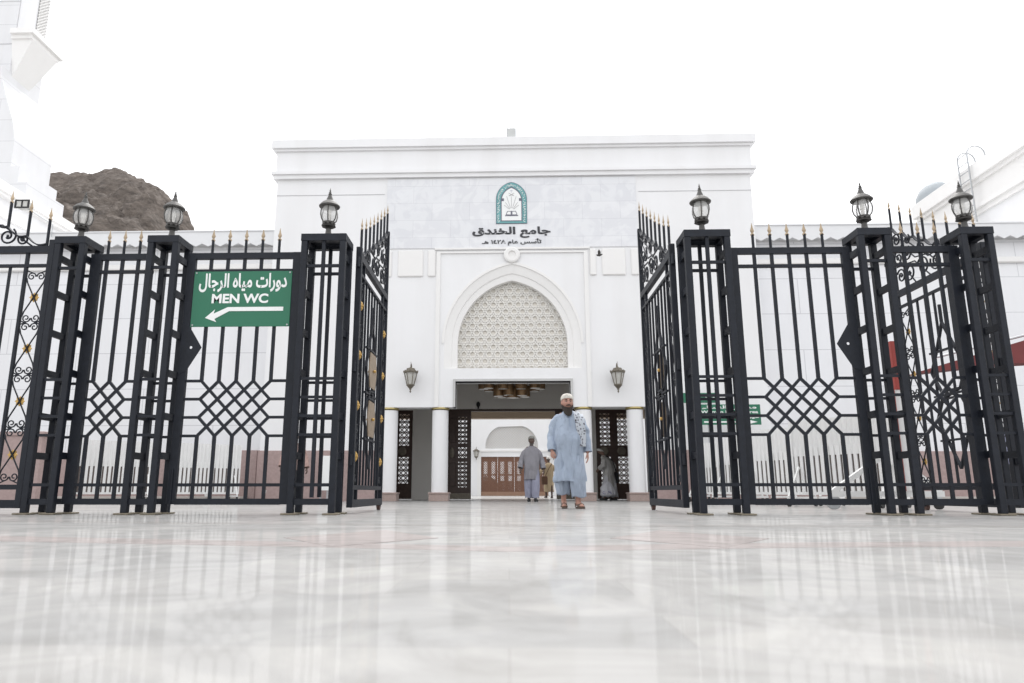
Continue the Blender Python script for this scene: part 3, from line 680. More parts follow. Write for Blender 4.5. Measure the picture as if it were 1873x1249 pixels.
# wall lanterns
def wall_lantern(loc, label, s=1):
    t = empty('wall_lantern', loc, label, 'wall lamp', 'bronze wall lanterns beside the doorways'); t.scale = (s, s, s)
    m = MB(); m.lathe([(.10, 0), (.10, .02), (.06, .04)], 14).xf(Matrix.Translation((.0, .26, .0)) @ Matrix.Rotation(R(90), 4, 'X'))
    m.tube([(0, .25, 0), (0, .16, .12), (0, .10, .34), (0, .02, .42), (0, -.06, .38), (0, -.08, .28)], .016, 7)
    m.tube([(0, -.08, .27), (0, -.08, .47)], [.016, .004], 7); m.build('bracket', bronze, t)
    MB().lathe([(.21, .14), (.22, .17), (.17, .20), (.13, .235), (.12, .27), (.05, .285), (.02, .32)], 8, (0, -.08, 0)).build('hood', bronze, t)
    m = MB()
    for k in range(8):
        a = 2*PI*k/8; m.ell((.20*math.cos(a), -.08+.20*math.sin(a), .185), (.022, .022, .028), 6, 5)
    m.build('crown_knob', bronze, t)
    m = MB()
    for k in range(6):
        a = 2*PI*k/6; m.tube([(.19*math.cos(a), -.08+.19*math.sin(a), .15), (.105*math.cos(a), -.08+.105*math.sin(a), -.20)], .012, 5)
    m.lathe([(.11, -.235), (.125, -.215), (.115, -.195)], 12, (0, -.08, 0)); m.build('cage', bronze, t)
    MB().lathe([(.175, .15), (.095, -.19)], 6, (0, -.08, 0)).build('panes', wglass, t)
    MB().lathe([(.105, -.235), (.07, -.28), (.03, -.32), (.035, -.345), (.012, -.36), (.028, -.40), (.004, -.44)], 10, (0, -.08, 0)).build('pendant', bronze, t, True)
    return t
wall_lantern((-2.80, BY-.28, 3.47), 'bronze wall lantern on the facade left of the doorway')
wall_lantern((3.13, BY-.28, 3.45), 'bronze wall lantern on the facade right of the doorway')
# emblem and lettering
em = empty('mosque_emblem', (BX, BY-.03, 8.27), 'teal bordered arch emblem with an open book and rays on the marble panel', 'emblem')
def emb(mb, n, m_): o = mb.build(n, m_); at(em, o); return o
EB = arch(.46, 8.27, 9.05, 9.60); EI = arch(.30, 8.36, 9.0, 9.42); EL = arch(.475, 8.255, 9.05, 9.62); EJ = arch(.33, 8.33, 9.0, 9.46)
emb(MB().prism(EL, BY-.045, BY-.031), 'outline', slate)
emb(MB().prism(EB, BY-.055, BY-.046, [EJ]), 'border_band', teal)
emb(MB().prism(EJ, BY-.056, BY-.0465, [EI]), 'inner_outline', slate)
emb(MB().prism(EI, BY-.052, BY-.047), 'field', signwhite)
m = MB(); rr_ = random.Random(3)
pts = [(-.395, 8.32+.055*k) for k in range(14)]+[(-.395+.0, 9.06)]
def bandpt(t):
    # walk along the middle of the band: up the left leg, over the arch, down the right leg
    A = arch(.395, 8.30, 9.03, 9.52)
    path = [A[0]]+list(reversed(A[2:]))[0:]+[A[1]]
    seg = [(Vector((*path[i], 0)), Vector((*path[i+1], 0))) for i in range(len(path)-1)]
    L_ = [(q-p).length for p, q in seg]; d = t*sum(L_)
    for (p, q), l_ in zip(seg, L_):
        if d <= l_: return p+(q-p)*(d/l_), (q-p).normalized()
        d -= l_
    return seg[-1][1], (seg[-1][1]-seg[-1][0]).normalized()
for k in range(84):
    p, d = bandpt((k+.5)/84); nn = Vector((-d.y, d.x, 0)); w_ = .045
    q = [p+nn*rr_.uniform(-w_, w_)+d*rr_.uniform(-.025, .025) for _ in range(3)]
    for i in range(2): m.bar((q[i].x, BY-.057-.0004*(k % 4), q[i].y), (q[i+1].x, BY-.057-.0004*(k % 4), q[i+1].y), .011, .006)
emb(m, 'band_tracery', signwhite)
m = MB()
for k, a in enumerate((-58, -42, -22, 0, 22, 42, 58)):
    r0, r1 = .08, (.34, .36, .50, .46, .50, .36, .34)[k]
    s_, c_ = math.sin(R(a)), math.cos(R(a)); z0 = 8.68
    m.bar((BX+s_*r0, BY-.054-.0003*k, z0+c_*r0), (BX+s_*r1*.78, BY-.054-.0003*k, z0+c_*r1), .010, .006)
emb(m, 'rays', lead)
m = MB()
for s_ in (-1, 1):
    m.prism([(BX+s_*.012, 8.66), (BX+s_*.13, 8.665), (BX+s_*.18, 8.54), (BX+s_*.012, 8.53)], BY-.058, BY-.0525, [[(BX+s_*.025, 8.645), (BX+s_*.118, 8.65), (BX+s_*.157, 8.556), (BX+s_*.025, 8.548)]])
m.box(BX-.20, BX+.20, BY-.0585, BY-.0525, 8.50, 8.528); m.box(BX-.01, BX+.01, BY-.0583, BY-.0525, 8.53, 8.67)
emb(m, 'open_book', slate)
m = MB()
for s_ in (-1, 1): m.tube([(BX-s_*.085, BY-.056, 9.16), (BX, BY-.056-.002*s_, 9.195), (BX+s_*.085, BY-.056, 9.255)], [.006, .008, .005], 6)
emb(m, 'crossed_swords', lead)
m = MB(); m.bar((BX, BY-.055, 9.25), (BX, BY-.055, 9.32), .012, .006)
for a in (-70, -40, 0, 40, 70): m.bar((BX, BY-.0555-.0002*a/10, 9.315), (BX+.05*math.sin(R(a)), BY-.0555-.0002*a/10, 9.315+.04*math.cos(R(a))), .012, .006)
emb(m, 'palm', mat('emblem_pale_grey', (.55, .56, .62), .5))
m = MB()
for s_ in (-1, 1): m.box(BX+s_*.265-.035, BX+s_*.265+.035, BY-.0575, BY-.0475, 8.99, 9.08)
emb(m, 'capital', slate)
ln = empty('mosque_name', (BX, BY-.03, 7.6), 'dark Arabic lettering in two lines below the emblem', 'lettering')
at(ln, text_obj('name_line', arabic('جامع الخندق'), -1.06, 1.32, 7.80, 8.16, BY-.031, .03, letter, None, .035),
   text_obj('founding_line', arabic('تأسس عام ١٤٢٨ هـ'), -.77, 1.04, 7.56, 7.78, BY-.031, .03, letter, None, .022))
# grey floodlight box on the roof edge
fl = empty('roof_floodlight', (.15, BY+.3, 11.07), 'grey box floodlight standing on the roof edge', 'floodlight')
at(fl, MB().cbox(0, .30, BY+.1, BY+.45, 11.16, 11.54, .02).build('housing', steel), MB().cbox(.03, .27, BY+.085, BY+.099, 11.2, 11.5, .005).build('lens', mat('grey_lens', (.5, .51, .5), .2)), MB().box(.04, .26, BY+.15, BY+.4, 11.07, 11.16).build('foot', steel))
# far side of the courtyard
FYF = 55.0
fc = empty('courtyard_wall', (.2, FYF, 0), 'white far courtyard wall with a lattice arch, seen through the doorway', 'wall')
def fpart(mb, n, m_, parent=None):
    o = mb.build(n, m_); at(fc, o)
    if parent is not None: o.parent = parent
    return o
FA = arch(2.0, 3.55, 3.75, 5.25, 14, .25)
fpart(MB().prism([(-16, 0), (-2.1, 0), (-2.1, 2.92), (3.0, 2.92), (3.0, 0), (16, 0), (16, 9), (-16, 9)], FYF, FYF+.5, [FA]), 'wall', plaster)
fpart(MB().prism(arch(2.02, 3.53, 3.75, 5.27, 14, .25), FYF+.25, FYF+.28), 'screen_backing', cream)
m = MB(); k = 0
for i in range(-1, 22):
    for j in range(-1, 10):
        cx, cz = -1.8+i*.2, 3.6+j*.2
        for (dx, dz) in ((.2, .2), (.2, -.2)):
            if inside(cx+dx/2, cz+dz/2, 2.0, 3.55, 3.75, 5.25, .25): k += 1; m.bar((cx, FYF+.2+.001*(k % 3), cz), (cx+dx, FYF+.2+.001*(k % 3), cz+dz), .035, .06)
fpart(m, 'lattice_screen', plaster)
fpart(MB().box(-2.6, 3.5, FYF-.08, FYF-.001, 3.30, 3.44).box(-2.4, -2.1, FYF-.05, FYF-.001, 0, 3.29).box(3.0, 3.3, FYF-.05, FYF-.001, 0, 3.29), 'trim', plaster2)
for i in range(4):
    x0 = -2.1+i*1.275
    d = MB().prism([(x0, 0), (x0+1.265, 0), (x0+1.265, 2.92), (x0, 2.92)], FYF+.1, FYF+.16, [[(x0+a, p), (x0+a+.28, p), (x0+a+.28, q), (x0+a, q)] for a in (.2, .8) for p, q in ((1.62, 2.55), (1.1, 1.5), (.35, 1.0))]).build('door_leaf', wood2); at(fc, d)
    m = MB(); k = 0
    for a in (.2, .8):
        for p, q in ((1.62, 2.55), (1.1, 1.5), (.35, 1.0)):
            n_ = round((q-p)/.14); h_ = (q-p)/n_
            for j in range(n_):
                for c2 in range(2):
                    u, v = x0+a+.14*c2, p+h_*j
                    k += 1; yy = FYF+.12+.001*(k % 4); w_ = .055 if q > 1.05 else .085
                    m.bar((u, yy, v), (u+.14, yy, v+h_), w_, .03); m.bar((u+.14, yy+.0005, v), (u, yy+.0005, v+h_), w_, .03)
    fpart(m, 'fretwork', wood2, d)
fpart(MB().box(-2.1, 3.0, FYF+.05, FYF+.099, 0, .3), 'kick_board', mat('pale_wood', (.30, .18, .12), .5))
wall_lantern((-2.45, FYF-.3, 3.15), 'tiny wall lantern on the far courtyard wall, left of its brown doors', 1.15)
wall_lantern((3.42, FYF-.3, 3.15), 'tiny wall lantern on the far courtyard wall, right of its brown doors', 1.15)

# ================================================================== WINGS, HALL, MINARET, HILL
WY = 21.0
wallcap = mat('corrugated_white', (.72, .725, .735), .5, var=.04, scale=3)
def wing(x0, x1, label):
    t = empty('arcade_wing', ((x0+x1)/2, WY, 0), label, 'building')
    at(t, MB().box(x0, x1, WY, WY+.4, 0, 7.78).build('wall', clad))
    at(t, MB().cbox(x0, x1, WY-.10, WY-.001, 7.03, 7.22, .03).build('string_course', plaster2))
    n = int((x1-x0)/.19); zig = [(x0+.19*i, 7.70 if i % 2 else 7.80) for i in range(n+1)]
    zig[-1] = (x1, zig[-1][1])
    at(t, MB().prism(zig+[(x1, 8.18), (x0, 8.18)], WY-.34, WY-.31).build('fascia', wallcap))
    at(t, MB().box(x0, x1, WY-.309, WY-.001, 7.83, 8.0).build('fascia_soffit', wallcap))
    at(t, MB().box(x0, x1, WY+.05, WY+6, 8.0, 8.1).build('roof', wallcap))
    at(t, MB().box(x0, x1, WY-.37, WY+.3, 8.181, 8.22).build('fascia_cap', wallcap))
    m = MB()
    d = MB(); xs = x0
    rr = random.Random(5 if x0 < 0 else 6)
    while xs < x1:
        w_ = min(rr.uniform(2.2, 3.4), x1-xs); h = rr.choice((1.36, 1.40, 1.40, 1.46)); d.cbox(xs, xs+w_-.01, WY-.09, WY-.001, 0, h, .012); xs += w_
    at(t, d.build('stone_dado', pinkstone))
    return t
wing(-22, XL-.03, 'white clad wing with corrugated fascia left of the mosque entrance')
wing(XR+.03, 22, 'white clad wing with corrugated fascia right of the mosque entrance')
# prayer hall to the right, its side running away from us
hl = empty('prayer_hall', (18.4, 26, 0), 'large white hall with stepped cornices rising at the right picture edge', 'building')
m = MB(); m.box(18.55, 34, 21.6, 30.5, 0, 12.0)
at(hl, m.build('wall', plaster))
m = MB()
for o, z0, z1 in ((.05, 10.9, 11.1), (.16, 11.1, 11.25), (.0, 11.25, 12.1), (.12, 12.1, 12.25), (.24, 12.25, 12.85)): m.box(18.5-o, 34, 21.5-o, 30.5+o, z0, z1)
at(hl, m.build('cornice', plaster2))
at(hl, MB().lathe([(1.05, 12.4), (1.1, 13.4), (1.02, 14.0), (.75, 14.5), (.35, 14.8), (.02, 14.9)], 24, (26.0, 33, 2.7)).build('roof_tank', domem, smooth=True))
ld = empty('roof_ladder', (18.3, 26.7, 8), 'thin hooped steel ladder against the hall at the right', 'ladder')
m = MB()
for y in (26.45, 27.05):
    m.tube([(18.15, y, 8.1), (18.15, y, 13.3)]+[(18.15+.35-.35*math.cos(PI*k/8), y, 13.3+.35*math.sin(PI*k/8)) for k in range(9)]+[(18.85, y, 12.7)], .034, 6)
at(ld, m.build('side_rail', steel))
m = MB()
for k in range(15): m.tube([(18.15, 26.45, 8.3+.36*k), (18.15, 27.05, 8.3+.36*k)], .02, 6)
at(ld, m.build('rung', steel))
dm = empty('grey_dome', (25.0, 40, 0), 'small grey dome showing beyond the hall roof at the right', 'dome')
at(dm, MB().lathe([(1.1, 0), (1.1, 16.3), (1.05, 16.75), (.84, 17.2), (.5, 17.5), (.02, 17.6)], 28, (25.3, 40, .55)).build('shell', domem, smooth=True))
# building block on the left behind the wing
lb = empty('side_hall', (-18, 24, 0), 'white block with a moulded cornice running away at the left edge', 'building')
at(lb, MB().box(-30, -17.6, 21.7, 26.6, 0, 10.4).build('wall', plaster))
m = MB()
for o, z0, z1 in ((.05, 9.6, 9.72), (.15, 10.3, 10.42), (.22, 10.42, 10.75)): m.box(-30, -17.55+o, 21.6, 26.6+o, z0, z1)
at(lb, m.build('cornice', plaster2))
# minaret
mi = empty('minaret', (-25.5, 31.9, 0), 'tall white minaret with a corbelled balcony at the top left', 'minaret')
m = MB()
m.box(-29, -24.4, 30.7, 33.0, 20.5, 45)
m.prism([(-32, 15.19), (-23.25, 15.19), (-23.25, 16.6), (-23.5, 17.6), (-24.05, 19.0), (-24.4, 20.0), (-24.4, 20.501), (-32, 20.501)], 30.21, 32.99)
for xr, z0, z1 in ((-22.8, 14.4, 15.2), (-22.35, 13.3, 14.4), (-21.6, 0, 13.3)): m.box(-32, xr, 30.2, 33.0+(xr+23.25)*.02, z0, z1)
towerstone = clad_mat('minaret_stone', (.71, .712, .72)); streaks(towerstone, .04)
at(mi, m.build('shaft', towerstone))
m = MB(); m.add([(-24.41,30.9,20.3),(-24.41,32.2,20.3),(-23.35,32.5,22.149),(-23.35,30.55,22.149),(-24.41,30.55,22.149),(-24.41,30.9,20.29),(-24.41,32.5,22.149),(-24.41,32.2,20.29)],[(0,1,2,3),(0,3,4,5),(3,2,6,4),(1,7,6,2),(5,4,6,7),(0,5,7,1)])
at(mi, m.build('corbel', plaster2))
m = MB(); m.box(-24.39, -23.35, 30.45, 32.6, 22.15, 22.35); m.box(-24.38, -23.2, 30.3, 32.75, 22.35, 22.62)
at(mi, m.build('balcony_slab', plaster2))
at(mi, MB().box(-24.39, -23.75, 30.75, 32.35, 22.62, 36).build('bay', plaster))
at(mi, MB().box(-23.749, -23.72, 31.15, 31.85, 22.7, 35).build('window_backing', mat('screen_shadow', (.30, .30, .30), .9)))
m = MB(); k = 0
for i in range(5):
    for j in range(60):
        y, z = 31.15+.175*i, 22.75+.175*j
        k += 1
        if i < 4: m.bar((-23.70, y, z), (-23.70, y+.175, z+.175), .04, .05, (1, 0, 0)); m.bar((-23.701, y+.175, z), (-23.701, y, z+.175), .04, .05, (1, 0, 0))
        m.lathe([(.06, -.02), (.06, .02)], 8, rot=.3) if False else None
at(mi, m.build('window_lattice', plaster2))
# joints and pipe stubs on the shaft
m = MB()
for z in (19.6, 22.0, 24.4, 26.8, 29.2): m.box(-29.01, -24.385, 30.685, 33.01, z, z+.03)
at(mi, m.build('joint_line', MT['joint_grey']))
# floodlight on the left wing roof
ft = empty('wall_floodlight', (-15.0, 20.6, 9), 'small black floodlight above the wing at the far left', 'floodlight')
x, y, z = -15.12, 20.5, 9.05
at(ft, MB().cbox(x-.2, x+.2, y-.14, y+.14, z-.12, z+.12, .04).build('housing', mat('pale_lamp_body', (.55, .55, .52), .5)), MB().box(x-.23, x+.23, y-.16, y-.13, z-.14, z-.10).box(x-.23, x+.23, y-.16, y-.13, z+.10, z+.14).box(x-.235, x-.18, y-.159, y-.131, z-.1, z+.1).box(x-.02, x+.02, y-.159, y-.131, z-.1, z+.1).box(x+.18, x+.235, y-.159, y-.131, z-.1, z+.1).build('guard', rubber),
   MB().tube([(x+.1, y, z-.1), (x+.5, y, z-.35), (x+.9, y+.1, z-.6), (x+.9, y+.1, 8.05)], .016, 6).build('arm', steel))
# rocky hill
rm = mat('hill_rock', (.124, .108, .098), .95, var=.3, scale=.06, bump=.6, bscale=1.2); [setattr(q.inputs['Distance'], 'default_value', .8) for q in rm.node_tree.nodes if q.type == 'BUMP']
n_, l_, b_ = nodes(rm)
src = b_.inputs['Base Color'].links[0].from_socket
tc = n_.new('ShaderNodeTexCoord'); mp = n_.new('ShaderNodeMapping'); mp.inputs['Scale'].default_value = (.16, .16, .34); mp.inputs['Rotation'].default_value = (.15, .12, 0)
l_.new(tc.outputs['Object'], mp.inputs[0])
nz = n_.new('ShaderNodeTexNoise'); nz.inputs['Scale'].default_value = 2.2; nz.inputs['Detail'].default_value = 12; nz.inputs['Roughness'].default_value = .72; l_.new(mp.outputs[0], nz.inputs['Vector'])
rp = n_.new('ShaderNodeValToRGB'); rp.color_ramp.elements[0].position = .36; rp.color_ramp.elements[0].color = (.55, .52, .5, 1); rp.color_ramp.elements[1].position = .66; rp.color_ramp.elements[1].color = (1.45, 1.4, 1.32, 1)
l_.new(nz.outputs['Fac'], rp.inputs[0])
mx = n_.new('ShaderNodeMix'); mx.data_type = 'RGBA'; mx.blend_type = 'MULTIPLY'; mx.inputs[0].default_value = 1
l_.new(src, mx.inputs[6]); l_.new(rp.outputs[0], mx.inputs[7]); l_.new(mx.outputs[2], b_.inputs['Base Color'])
HP = [(-190, 66), (-150, 70), (-125, 71), (-105.6, 73), (-98, 73.5), (-90.5, 75), (-84.5, 72), (-80.5, 69.5), (-76, 66.5), (-72.5, 63), (-70.5, 59), (-66, 52), (-60, 44), (-50, 32), (-38, 20), (-20, 8), (0, 0)]
def hprof(x):
    x *= 150/150
    if x <= HP[0][0]: return HP[0][1]
    for (a, p), (c, q) in zip(HP, HP[1:]):
        if a <= x <= c: return p+(q-p)*(x-a)/(c-a)
    return 0
vs = []; fs = []; NX, NY = 300, 150
for j in range(NY):
    for i in range(NX):
        x = -165+170*i/(NX-1); y = 100+85*j/(NY-1)
        u = (y-100)/50 if y < 150 else 1-(y-150)/70
        h = hprof(x*150/max(y, 150))*(max(0, min(1, u))**.66)
        v3 = Vector((x, y, h))
        rid = sum(abs(mn.noise(v3*f+Vector((3, 7, 1))*f*9))*a for f, a in ((.045, 7), (.10, 4.5), (.22, 2.6), (.5, 1.5), (1.1, .7)))
        lay = 1.1*((h*.22+mn.noise(v3*.05)*2.2) % 1)                     # ledges of bedded rock
        near = 1-.80*max(0, 1-abs(y-150)/8)
        px_, py_ = mn.noise(v3*.16)*2.2, mn.noise(v3*.16+Vector((5, 5, 5)))*2.2
        vs.append((x+px_*near, y+py_*near, (h-(rid-3.2)*near*min(1, max(0, u)*2)+lay*near+(mn.noise(v3*.55)*1.0+mn.noise(v3*1.3)*.55)*.8-.5) if h > .5 else -1.0))
for j in range(NY-1):
    for i in range(NX-1): fs.append((j*NX+i, j*NX+i+1, (j+1)*NX+i+1, (j+1)*NX+i))
tag(MB().add(vs, fs).build('rocky_hill', rm, smooth=False), kind='structure')

# ================================================================== YARD OBJECTS
def barrier(loc, rz, label, h=1.5, L=1.9, group='white slatted barriers on wheels'):
    t = empty('slatted_barrier', loc, label, 'barrier', group, rz)
    m = MB(); n = int(L/.105); rr = random.Random(int(loc[1]*10))
    for i in range(n):
        x = -L/2+.06+i*(L-.1)/n; m.box(x, x+.062, -.012, .012, .24, h*.68)
    m.build('slat', offwhite, t)
    MB().box(-L/2+.04, L/2-.04, .022, .03, .251, h*.66).build('gap_shade_sheet', mat('gap_shade', (.16, .13, .12), .8), t)  # dark sheet added behind the slats, stands in for shade in the gaps
    m = MB(); vs = []; fs = []; k = 40
    for i in range(k+1):
        x = -L/2+.02+(L-.04)*i/k; o = .014 if i % 2 else -.014
        vs += [(x, o-.004, h*.58), (x, o-.004, h), (x, o+.004, h), (x, o+.004, h*.58)]
    for i in range(k):
        for q in range(4): fs.append((i*4+q, i*4+4+q, i*4+4+(q+1) % 4, i*4+(q+1) % 4))
    m.add(vs, fs).build('corrugated_sheet', offwhite, t)
    MB().box(-L/2, L/2, -.025, .025, .20, .25).box(-L/2, -L/2+.04, -.0245, .0245, .25, h).box(L/2-.04, L/2, -.0245, .0245, .25, h).build('frame', offwhite, t)
    for sx in (-1, 1):
        x = sx*(L/2-.14)
        f = MB().bar((x, -.40, .15), (x, .40, .15), .04, .04, (0, 0, 1)).bar((x, -.38, .17), (x, -.02, .68), .03, .03).bar((x, .38, .17), (x, .02, .68), .03, .03).build('brace', offwhite, t)
        for sy in (-1, 1):
            MB().tube([(x-.015, sy*.38, .055), (x+.015, sy*.38, .055)], .054, 14).box(x-.022, x+.022, sy*.38-.018, sy*.38+.018, .07, .13).build('caster', rubber, f)
    return t
bz = barrier((5.62, 12.3, 0), R(-56), 'white slatted barrier nearest the camera in the right row')
rowlab = ['white slatted barrier second nearest in the right row', 'white slatted barrier below the green arrow sign on the right', 'farthest white slatted barrier in the right row']
for i, (x, y, a, lb_) in enumerate(((5.50, 14.3, -54, rowlab[0]), (5.45, 16.4, -58, rowlab[1]), (5.42, 18.4, -55, rowlab[2]), (-9.75, 17.5, 32, 'white slatted barrier seen between the two leftmost pillars'), (-8.0, 18.7, 36, 'white slatted barrier seen through the left narrow pillar, before the pink dado'))):
    o = copy_tree(bz); o.location = (x, y, 0); o.rotation_euler = (0, 0, R(a)); o['label'] = lb_
# wheeled red and white post at the near end of the row
st = empty('wheeled_post', (5.45, 10.6, 0), 'red and white post on a white triangular wheeled base, right side', 'post')
m = MB(); m.box(4.62, 6.22, 10.56, 10.64, .18, .26); m.bar((6.18, 10.6, .25), (5.62, 10.6, .72), .07, .07); m.bar((4.66, 10.6, .25), (5.36, 10.6, .72), .07, .07)
at(st, m.build('base', offwhite))
at(st, MB().box(5.68, 5.86, 10.55, 10.65, .261, 1.72).build('white_post', offwhite))
at(st, MB().box(5.62, 5.679, 10.54, 10.66, .261, 1.72).box(5.70, 5.83, 10.54, 10.66, 1.721, 2.45).build('red_post', redpaint))
for x in (4.66, 6.14):
    r_ = .10 if x < 5 else .06
    at(st, MB().tube([(x, 10.57, r_+.004), (x, 10.63, r_+.004)], r_, 22).build('wheel', steel if x < 5 else rubber), MB().box(x-.035, x+.035, 10.562, 10.638, r_*1.2, .181).build('fork', steel))
# maroon awning at the right
aw = empty('maroon_awning', (10, 14, 0), 'maroon sloping awning beam behind the far right pillar', 'awning')
at(aw, MB().prism([(7.95, 2.52), (8.2, 2.60), (9.4, 2.95), (12.5, 3.85), (12.5, 2.84), (9.6, 2.70), (8.3, 2.56)], 14.0, 14.4).build('canopy', redcloth),
   MB().tube([(8.6, 14.3, 2.9), (12.5, 14.3, 3.85)], .025, 6).build('pole', steel), MB().tube([(12.3, 14.2, 0), (12.3, 14.2, 2.8)], .04, 8).build('post', steel))
# green direction signs behind the right pillar
def gsign(x0, x1, z0, z1, y, lines, label, arrow=True):
    t = empty('direction_sign', ((x0+x1)/2, y, z0), label, 'sign'); h = z1-z0; w = x1-x0
    at(t, MB().cbox(x0, x1, y, y+.03, z0, z1, .004).build('sign_panel', signgreen))
    for (s_, a, b2, c, d, bo) in lines: at(t, text_obj('lettering', s_, x0+a*w, x0+b2*w, z0+c*h, z0+d*h, y-.004, .006, signwhite, None, bo))
    if arrow: at(t, MB().prism([(x0+.12*w, z0+.10*h), (x0+.82*w, z0+.10*h), (x0+.82*w, z0+.04*h), (x0+.94*w, z0+.135*h), (x0+.82*w, z0+.23*h), (x0+.82*w, z0+.17*h), (x0+.12*w, z0+.17*h)], y-.008, y-.001).build('arrow', signwhite))
    at(t, MB().tube([(x0+.2*w, y+.07, 0), (x0+.2*w, y+.07, z0+h*.8)], .03, 8).tube([(x0+.8*w, y+.07, 0), (x0+.8*w, y+.07, z0+h*.8)], .03, 8).build('stand', steel))
    return t
gsign(5.08, 6.82, 2.03, 2.58, 19.4, [(arabic('مصلى النساء'), .10, .94, .74, .95, .03), ('Women Prayer Area', .08, .96, .52, .70, .02), (arabic('دورات مياه النساء'), .10, .97, .28, .50, .03)], 'green Women Prayer Area sign with a white arrow, right of the entrance')
gsign(4.92, 5.88, 2.70, 2.98, 20.0, [(arabic('مصلى النساء'), .10, .9, .30, .75, .03)], 'small green sign above and left of the Women Prayer Area sign', False)
# low pink wall at the far left
pw = empty('pink_wall', (-11, 15, 0), 'low pink stone wall at the far left edge, behind the scrollwork leaf', 'wall')
at(pw, MB().box(-14.5, -9.95, 15.0, 15.3, 0, 1.43).build('wall', pinkstone), MB().cbox(-14.5, -9.9, 14.96, 15.34, 1.43, 1.52, .01).build('coping', pinkstone))
# kerb along the wings
for a, c in ((-22, XL-.4), (XR+.4, 22)):
    k_ = MB().cbox(a, c, 20.3, WY-.10, 0, .13, .01).build('kerb', mat('kerb_stone', (.45, .42, .39), .8, var=.15, scale=3, bump=.1)); tag(k_, kind='structure')
# paper cups left on the kerb
def cup(x, y, z, label):
    t = empty('paper_cup', (x, y, z), label, 'cup', 'white cups left by the dado')
    MB().lathe([(.045, 0), (.062, .16), (.066, .165), (.060, .168), (.044, .01)], 16).build('cup_body', signwhite, t, True)
cup(-6.92, 20.5, .131, 'white paper cup standing on the kerb, right of the sign gate middle')
cup(-8.6, 20.45, .131, 'white paper cup on the kerb near the pink dado step')
# white notice board
nb_ = empty('notice_board', (-5.1, 20.0, 0), 'tall narrow white notice board by the broad left pillar', 'notice board')
at(nb_, MB().box(-5.28, -4.98, 20.0, 20.04, .30, 1.25).build('board', signwhite), MB().box(-5.25, -5.20, 20.041, 20.08, 0, 1.2).box(-5.06, -5.01, 20.041, 20.08, 0, 1.2).build('leg', steel))
# bird
bd = empty('bird', (2.03, 15, 5.36), 'small dark bird flying in front of the white facade', 'bird')
MB().tube([(-.07, 0, .01), (-.04, 0, 0), (0, 0, 0), (.045, 0, .015), (.07, 0, .025)], [.006, .022, .03, .02, .006], 8).build('body', mat('bird_feather', (.07, .065, .06), .8, var=.3, scale=40), bd, True)
for s_ in (-1, 1): MB().prism([(-.03, 0), (.03, .0), (.03, .06), (-.01, .12), (-.035, .07)], -.004, .004).xf(Matrix.Translation((-.005, -s_*.015, .01)) @ Matrix.Rotation(R(s_*(35 if s_ > 0 else 70)), 4, 'X')).build('wing', MT['bird_feather'], bd)

# ================================================================== PEOPLE
def cloth(name, col, var=.10):
    # cotton with a soft mottle, hanging creases (noise stretched along z) and a fine weave
    if name in MT: return MT[name]
    m = mat(name, col, .88, var=var, scale=9, spec=.12)
    n, l, b = nodes(m)
    tc = n.new('ShaderNodeTexCoord'); mp = n.new('ShaderNodeMapping'); mp.inputs['Scale'].default_value = (11, 11, 3.2); mp.inputs['Rotation'].default_value = (.1, .18, 0)
    l.new(tc.outputs['Object'], mp.inputs[0])
    nz = n.new('ShaderNodeTexNoise'); nz.inputs['Scale'].default_value = 1; nz.inputs['Detail'].default_value = 4; nz.inputs['Distortion'].default_value = .8; l.new(mp.outputs[0], nz.inputs['Vector'])
    bp = n.new('ShaderNodeBump'); bp.inputs['Strength'].default_value = 1; bp.inputs['Distance'].default_value = .06
    l.new(nz.outputs['Fac'], bp.inputs['Height']); l.new(bp.outputs[0], b.inputs['Normal'])
    return m
def skin_m(name, col): return mat(name, col, .55, var=.10, scale=22, bump=.05, bscale=120)
